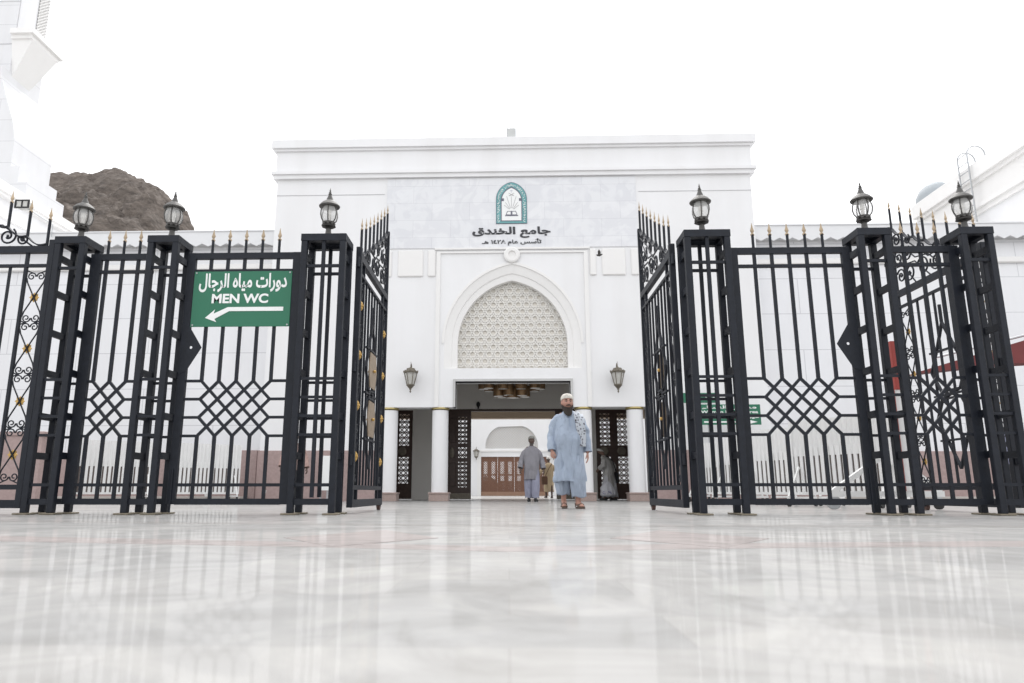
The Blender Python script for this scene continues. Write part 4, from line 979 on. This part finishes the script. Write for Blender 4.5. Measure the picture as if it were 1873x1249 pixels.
def body_mesh(caps, ells, head, name, material, parent, voxel=.007):
    # capsule chains and ellipsoids fused into one continuous surface
    m = MB()
    for pts, rs in caps:
        m.tube(pts, rs, 12)
        for p, r in zip(pts, rs if isinstance(rs, list) else [rs]*len(pts)): m.ell(p, (r, r, r), 10, 8)
    for c, r in ells: m.ell(c, r, 16, 12)
    if head:
        hx, hy, hz, hs, yaw = head
        hv = MB(); hv.ell((0, 0, 0), (1, 1, 1), 40, 30)
        out = []
        for (x, y, z) in hv.v:
            # ellipsoid skull with jaw taper, brow, eye sockets, nose, lips, chin (front is -y)
            w = .077*(1-.16*max(0, -z-.1)**1.0); px, py, pz = x*w, y*(.097 if y > 0 else .092), z*.118
            if y < 0:
                g = lambda cx, cz, sx, sz: math.exp(-((px-cx)/sx)**2-((pz-cz)/sz)**2)
                f = 0
                f += .024*g(0, -.020, .011, .016)+.013*g(0, .002, .009, .02)          # nose
                f += .006*g(0, .028, .045, .010)                                      # brow
                f -= .010*g(-.031, .010, .014, .010)+.010*g(.031, .010, .014, .010)   # sockets
                f += .005*g(-.04, -.022, .018, .016)+.005*g(.04, -.022, .018, .016)   # cheeks
                f += .007*g(0, -.053, .018, .006)+.006*g(0, -.066, .015, .005)-.003*g(0, -.0595, .02, .003)
                f += .010*g(0, -.092, .022, .016)
                py -= f
            out.append((px, py, pz))
        hv.v = out
        for sx in (-1, 1): hv.ell((sx*.078, .008, -.005), (.010, .018, .030), 10, 8)
        hv.xf(Matrix.Translation((hx, hy, hz)) @ Matrix.Rotation(yaw, 4, 'Z') @ Matrix.Scale(hs, 4))
        m.add(hv.v, hv.f)
    o = m.build('tmp_body', material)
    md = o.modifiers.new('r', 'REMESH'); md.mode = 'VOXEL'; md.voxel_size = voxel; md.use_smooth_shade = True
    sm = o.modifiers.new('s', 'SMOOTH'); sm.factor = .5; sm.iterations = 2
    bpy.context.view_layer.update(); dg = bpy.context.evaluated_depsgraph_get()
    me = bpy.data.meshes.new_from_object(o.evaluated_get(dg)); me.name = name
    bpy.data.objects.remove(o)
    n = bpy.data.objects.new(name, me); C.objects.link(n); n.parent = parent
    if not me.materials: me.materials.append(material)
    return n
def hand(w, d, side, L=.185, curl=.5, palm_n=None):
    # capsules of a hand hanging from wrist w along direction d; side = direction of the thumb
    w = Vector(w); d = Vector(d).normalized(); t = Vector(side); t = (t-d*t.dot(d)).normalized(); n = d.cross(t)
    if palm_n is not None and n.dot(Vector(palm_n)) < 0: n = -n
    caps = []; ell = []
    k0 = w+d*L*.50
    for i, (o, l_) in enumerate(((.030, .42), (.010, .47), (-.010, .44), (-.029, .34))):
        b0 = w+d*L*.10+t*o*.6; b1 = k0+t*o
        a1 = b1+(d*math.cos(curl*.5)+n*math.sin(curl*.5))*L*l_*.45
        a2 = a1+(d*math.cos(curl*1.2)+n*math.sin(curl*1.2))*L*l_*.32
        a3 = a2+(d*math.cos(curl*1.9)+n*math.sin(curl*1.9))*L*l_*.24
        caps.append(([b0, b1], [.014, .0125])); caps.append(([b1, a1, a2, a3], [.0105, .0095, .0085, .007]))
    th0 = w+d*L*.18+t*.022; th1 = th0+(d*.75+t*.75+n*.3).normalized()*.04; th2 = th1+(d*.95+t*.25+n*.35).normalized()*.035; th3 = th2+(d+n*.4).normalized()*.024
    caps.append(([th0, th1, th2, th3], [.0145, .012, .0105, .008]))
    return caps
def interp(rings, n):
    out = []; m = len(rings)
    for k in range(n+1):
        f = k/n*(m-1); i = min(int(f), m-2); t = f-i
        p0 = rings[max(i-1, 0)]; p1 = rings[i]; p2 = rings[i+1]; p3 = rings[min(i+2, m-1)]
        out.append([.5*((2*b)+(-a+c)*t+(2*a-5*b+4*c-d)*t*t+(-a+3*b-3*c+d)*t**3) for a, b, c, d in zip(p0, p1, p2, p3)])
    return out
def garment(rings, name, material, parent, n=40, seg=72, seed=0, fold=1.0, thick=.006, knees=None):
    # rings: (z, cx, cy, rx, ry, fold amplitude) from top to bottom; cloth with hanging folds, closed thickness
    rg = interp(rings, n); vs = []; fs = []
    for inner in (0, 1):
        for j, (z, cx, cy, rx, ry, am) in enumerate(rg):
            for k in range(seg):
                a = 2*PI*k/seg; ca, sa = math.cos(a), math.sin(a)
                e = 2.3; q = (abs(ca)**e+abs(sa)**e)**(-1/e)
                f = am*fold*(math.sin(5*a+seed+z*2.1)*.55+math.sin(9*a+seed*1.7-z*3.3)*.35+math.sin(14*a+seed*2.9+z*1.4)*.22)
                f += am*fold*1.3*mn.noise(Vector((ca*2.2+seed, sa*2.2, z*5.5)))
                f += .25*am*fold*math.sin(z*26+3*a+seed)*max(0, mn.noise(Vector((ca*1.5, sa*1.5+seed, z*3))))*2
                r_ = 1+f-(thick/max(rx, .05) if inner else 0)
                hz = .012*math.sin(3*a+seed) if j == len(rg)-1 else 0
                vs.append((cx+rx*q*ca*r_, cy+ry*q*sa*r_, z+hz))
    m = len(rg)
    for inner in (0, 1):
        o = inner*m*seg
        for j in range(m-1):
            for k in range(seg): fs.append((o+j*seg+k, o+j*seg+(k+1) % seg, o+(j+1)*seg+(k+1) % seg, o+(j+1)*seg+k))
    for k in range(seg):
        for j in (0, m-1): a, b2 = j*seg+k, j*seg+(k+1) % seg; fs.append((a, b2, m*seg+b2, m*seg+a))
    return MB().add(vs, fs).build(name, material, parent, 'all')
def sleeve(pts, rs, name, material, parent, seed=0, amp=.07):
    # tube along a bent arm with wrinkles
    P_ = interp([(*p, r) for p, r in zip(pts, rs)], 28); n = 24; rings = []; prev = None
    Q = [Vector(p[:3]) for p in P_]; vs = []; fs = []
    for inner in (0, 1):
        prev = None
        for i, p in enumerate(Q):
            t = (Q[min(i+1, 28)]-Q[max(i-1, 0)]).normalized()
            u = Vector((0, -1, 0)) if prev is None else prev; u = (u-t*u.dot(t)).normalized(); prev = u; w = t.cross(u)
            for k in range(n):
                a = 2*PI*k/n; f = amp*(math.sin(i*.9+2*a+seed)*.5+mn.noise(Vector((math.cos(a)*1.6+seed, math.sin(a)*1.6, i*.35)))*1.2)
                r_ = P_[i][3]*(1+f)-(.005 if inner else 0); vs.append(p+(u*math.cos(a)+w*math.sin(a))*r_)
    m = 29
    for inner in (0, 1):
        o = inner*m*n
        for j in range(m-1):
            for k in range(n): fs.append((o+j*n+k, o+j*n+(k+1) % n, o+(j+1)*n+(k+1) % n, o+(j+1)*n+k))
    for k in range(n):
        for j in (0, m-1): a, b2 = j*n+k, j*n+(k+1) % n; fs.append((a, b2, m*n+b2, m*n+a))
    return MB().add(vs, fs).build(name, material, parent, 'all')
def skullcap(hx, hy, hz, s, m_, parent, name='skullcap', low=.03, tilt=.25):
    prof = [(.086, .030), (.0865, .06), (.080, .085), (.062, .108), (.036, .121), (.001, .126)]
    q = MB().lathe([(r*s, (z-.0)*s) for r, z in prof], 28, sy=1.17)
    q.xf(Matrix.Translation((hx, hy, hz)) @ Matrix.Rotation(-tilt, 4, 'X') @ Matrix.Translation((0, 0, low*0)))
    return q.build(name, m_, parent, True)
def sandal(x, y, z, yaw, m_, parent, closed=False, name='sandal'):
    m = MB(); pts = [(.0, .06), (.035, .055), (.042, 0), (.048, -.10), (.045, -.16), (.02, -.195), (-.02, -.19), (-.042, -.14), (-.040, 0), (-.034, .055)]
    n = len(pts); m.add([(a, b2, .004) for a, b2 in pts]+[(a, b2, .028) for a, b2 in pts], [tuple(range(n-1, -1, -1)), tuple(range(n, 2*n))]+[(i, (i+1) % n, (i+1) % n+n, i+n) for i in range(n)])
    if closed: m.ell((0, -.085, .035), (.05, .11, .05), 14, 10); m.ell((0, .03, .05), (.042, .05, .06), 12, 8)
    else:
        for yy in (-.07, -.115): m.tube([(-.047, yy, .02), (-.03, yy, .066), (0, yy, .08), (.03, yy, .066), (.047, yy, .02)], .012, 8)
        m.tube([(-.038, .03, .02), (-.036, .05, .08), (0, .072, .09), (.036, .05, .08), (.038, .03, .02)], .009, 8)
        m.tube([(-.04, -.075, .05), (.04, -.115, .05)], .010, 6)
    m.xf(Matrix.Translation((x, y, z)) @ Matrix.Rotation(yaw, 4, 'Z'))
    return m.build(name, m_, parent, True)
def foot_caps(x, y, yaw, z=.03):
    Rm = Matrix.Translation((x, y, 0)) @ Matrix.Rotation(yaw, 4, 'Z')
    P = lambda a, b2, c: Rm @ Vector((a, b2, c))
    caps = [([P(0, .03, .10+z*0), P(0, -.02, .075), P(0, -.09, .058), P(0, -.13, .050)], [.040, .038, .034, .028]), ([P(0, .045, .07), P(0, .03, .10)], [.034, .036])]
    for i, (o, l_) in enumerate(((-.028, .165), (-.012, .175), (.002, .17), (.016, .162), (.028, .15))): caps.append(([P(o*.9, -.12, .046), P(o, -l_, .041)], [.013, .0105]))
    return caps
def eyes(hx, hy, hz, yaw, parent, brow, s=1):
    M = Matrix.Translation((hx, hy, hz)) @ Matrix.Rotation(yaw, 4, 'Z')
    wh = mat('eye_white', (.38, .33, .30), .3); dk = mat('eye_iris', (.02, .013, .01), .2); hm = mat(brow, (.02, .016, .013), .9)  # eye whites dulled, the shade on the eyes is in the colour
    for sx in (-1, 1):
        e = MB().ell((sx*.031*s, -.079*s, .010*s), (.0125*s, .0095*s, .0075*s), 10, 8).xf(M).build('eye', wh, parent, True)
        MB().ell((sx*.031*s, -.0865*s, .010*s), (.0055*s, .0035*s, .006*s), 8, 6).xf(M).build('iris', dk, e, True)
        MB().tube([(sx*.014*s, -.0945*s, .027*s), (sx*.032*s, -.0925*s, .034*s), (sx*.05*s, -.081*s, .027*s)], [.004*s, .0055*s, .003*s], 6).xf(M).build('eyebrow', hm, parent, True)
def beard_mesh(hx, hy, hz, yaw, s, length, width, m_, parent):
    vs = []; fs = []; NR, NS = 14, 30
    for j in range(NR):
        t = j/(NR-1)
        for k in range(NS):
            a = PI*(k/(NS-1)) ; x = -math.cos(a); front = math.sin(a)
            w = .084*(1-.25*t)*width; z = -.015-.055*t*1.0-(length)*t*(.30+.70*front)-.052*front*(1-t)*1.15
            y = .012-.115*front*(1-.12*t)-.012*t
            nz_ = .008*mn.noise(Vector((x*9, z*60, front*5)))
            vs.append((x*(w+nz_), y+nz_, z))
    for j in range(NR-1):
        for k in range(NS-1): fs.append((j*NS+k, j*NS+k+1, (j+1)*NS+k+1, (j+1)*NS+k))
    # back side, so that the beard is a solid
    o = len(vs); vs += [(x*.85, y+.035, z+.004) for x, y, z in vs]
    for j in range(NR-1):
        for k in range(NS-1): fs.append((o+j*NS+k+1, o+j*NS+k, o+(j+1)*NS+k, o+(j+1)*NS+k+1))
    for k in range(NS-1): fs.append((k, o+k, o+k+1, k+1)); q = (NR-1)*NS; fs.append((q+k, q+k+1, o+q+k+1, o+q+k))
    for j in range(NR-1): fs.append((j*NS, (j+1)*NS, o+(j+1)*NS, o+j*NS)); fs.append((j*NS+NS-1, o+j*NS+NS-1, o+(j+1)*NS+NS-1, (j+1)*NS+NS-1))
    return MB().add(vs, fs).xf(Matrix.Translation((hx, hy, hz)) @ Matrix.Rotation(yaw, 4, 'Z') @ Matrix.Scale(s, 4)).build('beard', m_, parent, 'all')

# ---- the man in pale blue, walking towards us
skinA = skin_m('skin_ruddy', (.46, .25, .19)); blue = cloth('pale_blue_cotton', (.39, .455, .555)); blue2 = cloth('pale_blue_trousers', (.385, .445, .54))
pa = empty('person', (.94, 11.2, 0), 'bearded man in pale blue tunic, white cap and grey patterned shawl, walking forward', 'person', None, R(2))
hA = (-.015, -.04, 1.622, 1.13, .10)
capsA = [([(0, 0, .92), (0, .0, 1.15), (0, .01, 1.34), (0, .01, 1.43)], [.14, .13, .10, .055]), ([(0, .012, 1.42), (-.005, -.005, 1.56)], [.056, .054]),
  ([(-.10, .01, 1.42), (-.175, .01, 1.355), (-.255, .035, 1.10), (-.27, -.06, .89)], [.05, .045, .040, .030]),
  ([(.10, .01, 1.42), (.175, .01, 1.355), (.262, .02, 1.10), (.282, -.045, .86)], [.05, .045, .040, .030]),
  ([(-.09, 0, .92), (-.10, .03, .52), (-.085, .10, .10)], [.085, .058, .038]), ([(.09, 0, .92), (.105, -.10, .52), (.115, -.10, .10)], [.085, .058, .038])]
capsA += hand((-.27, -.06, .89), (.02, -.18, -1), (.5, -1, 0), .18, 1.05, (1, 0, 0)) + hand((.282, -.045, .86), (.05, -.08, -1), (-.2, -1, 0), .19, .42, (-1, 0, 0))
capsA += foot_caps(-.085, .07, -.10) + foot_caps(.115, -.12, .22)
bA = body_mesh(capsA, [], hA, 'body', skinA, pa, .0062)
eyes(*hA[:3], hA[4], pa, 'dark_hair', 1.13)
beardm = mat('dark_beard', (.045, .036, .030), .9, var=.4, scale=60, bump=.6, bscale=90)
beard_mesh(*hA[:3], hA[4], 1.14, .125, 1.0, beardm, pa)
MB().tube([(-.035, -.1015, -.048), (0, -.111, -.043), (.035, -.1015, -.048)], [.005, .0085, .005], 8).xf(Matrix.Translation(hA[:3]) @ Matrix.Rotation(.10, 4, 'Z') @ Matrix.Scale(1.13, 4)).build('moustache', beardm, pa, True)
skullcap(*hA[:3], 1.15, cloth('cream_cap', (.66, .63, .57)), pa)
garment([(1.495, 0, 0, .072, .075, .005), (1.465, 0, .005, .10, .09, .01), (1.43, 0, .01, .165, .105, .012), (1.36, 0, .01, .215, .130, .018), (1.22, 0, -.005, .228, .150, .028), (1.05, 0, -.03, .222, .180, .03), (.92, 0, -.025, .215, .175, .035), (.74, 0, -.02, .222, .165, .05), (.58, .0, -.03, .225, .165, .065), (.40, .0, -.035, .222, .165, .09)], 'tunic', blue, pa, 72, 120, 1.3, 2.5)
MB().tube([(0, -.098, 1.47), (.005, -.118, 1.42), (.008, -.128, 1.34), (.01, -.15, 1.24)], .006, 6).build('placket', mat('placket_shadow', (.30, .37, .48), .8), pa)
MB().lathe([(.075, 1.468), (.079, 1.49), (.074, 1.507), (.068, 1.49)], 24).build('collar', blue, pa, True)
sleeve([(-.11, .01, 1.405), (-.178, .012, 1.345), (-.225, .03, 1.22), (-.255, .035, 1.09), (-.268, -.02, .98), (-.272, -.055, .875)], [.052, .078, .080, .074, .070, .066], 'sleeve', blue, pa, 2, .12)
sleeve([(.11, .01, 1.405), (.178, .012, 1.345), (.232, .025, 1.22), (.264, .02, 1.09), (.278, -.02, .97), (.284, -.04, .855)], [.052, .078, .080, .074, .070, .066], 'sleeve', blue, pa, 5, .12)
garment([(.80, -.09, .0, .125, .13, .01), (.55, -.10, .02, .125, .13, .05), (.36, -.10, .06, .112, .12, .09), (.21, -.095, .085, .098, .105, .10)], 'trouser_leg', blue2, pa, 24, 56, 4.1)
garment([(.80, .09, -.02, .125, .13, .01), (.55, .11, -.09, .128, .13, .05), (.36, .115, -.10, .115, .12, .09), (.17, .125, -.085, .105, .11, .11)], 'trouser_leg', blue2, pa, 24, 56, 2.2)
sand = mat('brown_sandal', (.12, .085, .065), .6, var=.3, scale=30)
sandal(-.085, .07, 0, -.10, sand, pa); sandal(.115, -.12, 0, .22, sand, pa)
# shawl over his left shoulder: a folded band from neck to hip
shm = mat('patterned_shawl', (.46, .49, .53), .9, var=.1, scale=9)
n_, l_, b_ = nodes(shm); src = b_.inputs['Base Color'].links[0].from_socket
tc = n_.new('ShaderNodeTexCoord'); vo = n_.new('ShaderNodeTexVoronoi'); vo.inputs['Scale'].default_value = 26; l_.new(tc.outputs['Object'], vo.inputs['Vector'])
rp = n_.new('ShaderNodeValToRGB'); rp.color_ramp.elements[0].position = .25; rp.color_ramp.elements[0].color = (.28, .26, .30, 1); rp.color_ramp.elements[1].position = .45; rp.color_ramp.elements[1].color = (1.2, 1.2, 1.2, 1)
l_.new(vo.outputs['Distance'], rp.inputs[0]); mx = n_.new('ShaderNodeMix'); mx.data_type = 'RGBA'; mx.blend_type = 'MULTIPLY'; mx.inputs[0].default_value = 1
l_.new(src, mx.inputs[6]); l_.new(rp.outputs[0], mx.inputs[7]); l_.new(mx.outputs[2], b_.inputs['Base Color'])
def strip(path, widths, name, m_, parent, amp=.012, th=.012, seed=0):
    # folded strip of cloth along a path of (point, width direction, normal)
    vs = []; fs = []; NS = 14; N = len(path)*5
    pr = interp([(*p, *w, *nn, wd) for (p, w, nn), wd in zip(path, widths)], N)
    for s_ in (0, 1):
        for i, r_ in enumerate(pr):
            p, w, nn, wd = Vector(r_[:3]), Vector(r_[3:6]).normalized(), Vector(r_[6:9]).normalized(), r_[9]
            for k in range(NS+1):
                u = k/NS*2-1; f = amp*(math.sin(u*7+seed+i*.12)+.5*math.sin(u*13+i*.21+seed)); vs.append(p+w*u*wd+nn*(f+(0 if s_ == 0 else -th)-.03*u*u))
    M_ = NS+1; L_ = len(pr)
    for s_ in (0, 1):
        for i in range(L_-1):
            for k in range(NS): fs.append((s_*L_*M_+i*M_+k, s_*L_*M_+i*M_+k+1, s_*L_*M_+(i+1)*M_+k+1, s_*L_*M_+(i+1)*M_+k))
    o = L_*M_
    for i in range(L_-1):
        for k in (0, NS): fs.append((i*M_+k, (i+1)*M_+k, o+(i+1)*M_+k, o+i*M_+k))
    for k in range(NS):
        for i in (0, L_-1): fs.append((i*M_+k, i*M_+k+1, o+i*M_+k+1, o+i*M_+k))
    return MB().add(vs, fs).build(name, m_, parent, 'all')
strip([((.14, .16, 1.10), (1, 0, 0), (0, 1, 0)), ((.15, .15, 1.35), (1, 0, 0), (.1, 1, .3)), ((.155, .02, 1.485), (.9, 0, -.35), (.2, 0, 1)), ((.165, -.12, 1.40), (.95, .1, -.2), (.2, -1, .35)), ((.185, -.165, 1.24), (.95, .25, -.1), (.3, -1, .1)), ((.205, -.17, 1.08), (.9, .3, 0), (.35, -1, 0)), ((.215, -.165, .93), (.9, .3, 0), (.35, -1, 0))],
      [.07, .08, .085, .085, .08, .07, .05], 'shawl', shm, pa, .010)
MB().ell((.10, -.155, 1.335), (.012, .006, .016), 8, 6).build('clip', rubber, pa)

# ---- elderly man in grey
skinB = skin_m('skin_dark', (.085, .052, .040)); grey = cloth('grey_lilac_cotton', (.235, .23, .25))
def walker(name_label, loc, rz, skin, top, cap, shoe, hem=.62, lower=None, headyaw=0, s=1, arms=None, beard=None, rings=None, fwd=.06):
    t = empty('person', loc, name_label, 'person', None, rz); t.scale = (s, s, s)
    h = (0, -.03, 1.63, 1.0, headyaw)
    al, ar = arms or (((-.175, .01, 1.355), (-.27, .03, 1.10), (-.315, -.05, .88)), ((.175, .01, 1.355), (.27, .03, 1.10), (.315, -.05, .86)))
    caps = [([(0, 0, .92), (0, 0, 1.15), (0, .01, 1.34), (0, .01, 1.43)], [.13, .12, .10, .055]), ([(0, .012, 1.42), (0, -.005, 1.56)], [.055, .053])]
    for a, sx in ((al, -1), (ar, 1)):
        caps.append(([(sx*.10, .01, 1.42)]+list(a), [.05, .045, .040, .03]))
        dv = Vector(a[2])-Vector(a[1]); caps += hand(a[2], (dv.x*.4, dv.y-.03, dv.z), (-sx*.3, -1, 0), .185, .5, (-sx, 0, 0))
    caps += [([(-.09, 0, .92), (-.09, fwd*.5, .52), (-.085, fwd, .10)], [.085, .058, .038]), ([(.09, 0, .92), (.09, -fwd*.8, .52), (.09, -fwd, .10)], [.085, .058, .038])]
    caps += foot_caps(-.085, fwd, -.08)+foot_caps(.09, -fwd, .1)
    body_mesh(caps, [], h, 'body', skin, t, .009)
    if headyaw is not None: eyes(*h[:3], headyaw, t, 'dark_hair')
    if cap: skullcap(*h[:3], 1.03, cap, t)
    garment(rings or [(1.485, 0, 0, .072, .075, .005), (1.455, 0, .005, .10, .09, .01), (1.42, 0, .01, .165, .105, .012), (1.35, 0, .01, .212, .125, .018), (1.2, 0, 0, .215, .14, .03), (1.0, 0, -.01, .205, .155, .04), (.8, 0, -.01, .21, .155, .06), (hem, 0, -.01, .205, .155, .08)], 'tunic', top, t, 44, 72, loc[1])
    for a, sx in ((al, -1), (ar, 1)):
        A = [Vector(q) for q in a]; m1 = (A[0]+A[1])/2; m2 = (A[1]+A[2])/2; e_ = A[1]+(A[2]-A[1])*.95
        sleeve([(sx*.11, .01, 1.405), (A[0]+m1)/2, m1, A[1], m2, e_], [.052, .076, .080, .076, .075, .074], 'sleeve', top, t, sx+loc[1])
    if lower:
        garment([(.85, -.085, 0, .12, .125, .01), (.55, -.09, fwd*.4, .118, .125, .05), (.33, -.09, fwd*.7, .108, .115, .08), (.10, -.088, fwd*.9, .095, .11, .09)], 'trouser_leg', lower, t, 24, 48, 1+loc[1])
        garment([(.85, .085, 0, .12, .125, .01), (.55, .09, -fwd*.6, .118, .125, .05), (.33, .09, -fwd*.8, .108, .115, .08), (.10, .09, -fwd*.9, .095, .11, .09)], 'trouser_leg', lower, t, 24, 48, 3+loc[1])
    sandal(-.085, fwd, 0, -.08, shoe, t, True, 'shoe'); sandal(.09, -fwd, 0, .1, shoe, t, True, 'shoe')
    return t
blackshoe = mat('black_shoe', (.015, .015, .017), .4)
pb = walker('man in grey tunic and trousers with grey cap, walking behind the bearded man', (.63, 19.6, 0), R(2), skinB, grey, cloth('grey_cap', (.22, .22, .20)), blackshoe, .58, cloth('lilac_trousers', (.28, .285, .36)), 0)
MB().tube([(-.055, -.075, -.075), (-.03, -.10, -.105), (0, -.108, -.115), (.03, -.10, -.105), (.055, -.075, -.075)], [.010, .014, .016, .014, .010], 8).xf(Matrix.Translation((0, -.03, 1.63))).build('beard', mat('grey_beard', (.09, .085, .08), .9), pb, True)

# ---- man walking away with a brown shoulder bag
sandrobe = cloth('sand_robe', (.50, .40, .27), .12)
pc = walker('man in sand coloured robe with brown shoulder bag, walking away into the courtyard', (1.83, 33, 0), R(190), skinB, sandrobe, cloth('white_cap', (.75, .73, .70)), mat('brown_shoe', (.06, .035, .03), .6), .26, None, 0, 1.06,
   (((-.175, .01, 1.355), (-.30, .06, 1.14), (-.36, .0, .94)), ((.175, .01, 1.355), (.33, .05, 1.14), (.44, -.02, .95))), fwd=.16)
brbag = mat('brown_leather', (.10, .05, .028), .6, var=.3, scale=20)
MB().cbox(.10, .36, .10, .22, .56, .92, .03).build('shoulder_bag', brbag, pc)
MB().tube([(-.10, .12, 1.42), (.05, .16, 1.2), (.20, .18, .9)], .014, 6).tube([(-.10, .12, 1.42), (-.12, -.02, 1.47), (-.06, -.13, 1.36)], .014, 6).build('strap', brbag, pc)

# ---- man entering at the right with a black bag and a white plastic bag
greyrobe = cloth('pale_grey_robe', (.44, .43, .415))
pd = walker('stooping man in pale grey robe with black bag, entering the right doorway', (3.22, 23.2, 0), R(-118), skin_m('skin_brown', (.17, .10, .075)), greyrobe, cloth('worn_cap', (.52, .51, .49)), blackshoe, .30, cloth('white_trousers', (.50, .50, .52)), .1, .97,
   (((-.175, .0, 1.355), (-.29, .10, 1.15), (-.30, .06, .93)), ((.175, .0, 1.355), (.29, -.03, 1.15), (.25, -.24, 1.0))), fwd=.14)
for o in kids(pd):
    # stoop: lean everything above the hips forward
    for v in o.data.vertices:
        if v.co.z > .9: d = v.co.z-.9; v.co.y -= .34*d*d+.10*d; v.co.z -= .10*d*d
bk = mat('black_canvas', (.018, .018, .022), .7)
MB().cbox(-.34, -.20, -.16, .20, .55, .90, .03).build('shoulder_bag', bk, pd)
MB().tube([(-.30, -.10, .88), (-.24, -.24, 1.25), (-.02, -.20, 1.43), (.10, -.05, 1.42), (-.05, .10, 1.3), (-.28, .15, .88)], .016, 6).build('strap', bk, pd)
MB().box(-.346, -.341, -.10, .04, .63, .75).build('label_patch', mat('patch_grey', (.42, .44, .45), .6), pd)
bg = empty('plastic_bag', (3.12, 23.0, .12), 'white printed plastic bag hanging beside the stooping man', 'bag')
garment([(.46, 0, 0, .03, .02, .1), (.40, 0, 0, .10, .07, .12), (.25, 0, 0, .20, .12, .12), (.06, 0, 0, .23, .14, .10), (.0, 0, 0, .16, .09, .1)], 'bag_body', mat('white_plastic', (.62, .62, .66), .35, var=.12, scale=12), bg, 24, 48, 3, 1.2)
MB().tube([(0, 0, .45), (.01, 0, .56), (.02, .02, .66)], .012, 6).build('bag_handle', MT['white_plastic'], bg)
m = MB(); rr = random.Random(9)
for k in range(14): a = -PI/2+rr.uniform(-.9, .9); z = rr.uniform(.07, .16); m.ell((.225*math.cos(a), .142*math.sin(a), z), (.02, .012, .010), 6, 5)
m.build('print_marks', mat('print_blue', (.14, .13, .32), .6), bg)

# ---- bystanders seen in slivers through the fence
shp = cloth('pink_patterned_shirt', (.42, .29, .26), .3)
pe = walker('person in pink patterned shirt and black trousers behind the broad left pillar', (-5.28, 17.6, 0), R(20), skinB, shp, None, blackshoe, .95, cloth('black_trousers', (.018, .018, .02)), .2, .97)
MB().lathe([(.088, .03), (.09, .07), (.07, .112), (.03, .13), (.001, .133)], 20, (0, -.03, 1.63), sy=1.15).build('hair', mat('black_hair', (.012, .011, .011), .8, bump=.5, bscale=120), pe, True)
pf = walker('person in pale lilac shirt and dark trousers behind the far right pillar', (10.35, 15.0, 0), R(-25), skin_m('skin_tan', (.28, .17, .125)), cloth('lilac_shirt', (.42, .44, .62)), None, blackshoe, .88, cloth('charcoal_trousers', (.03, .03, .035)), -.3, 1.0)
MB().lathe([(.088, .03), (.09, .07), (.07, .112), (.03, .13), (.001, .133)], 20, (0, -.03, 1.63), sy=1.15).build('hair', MT['black_hair'], pf, True)
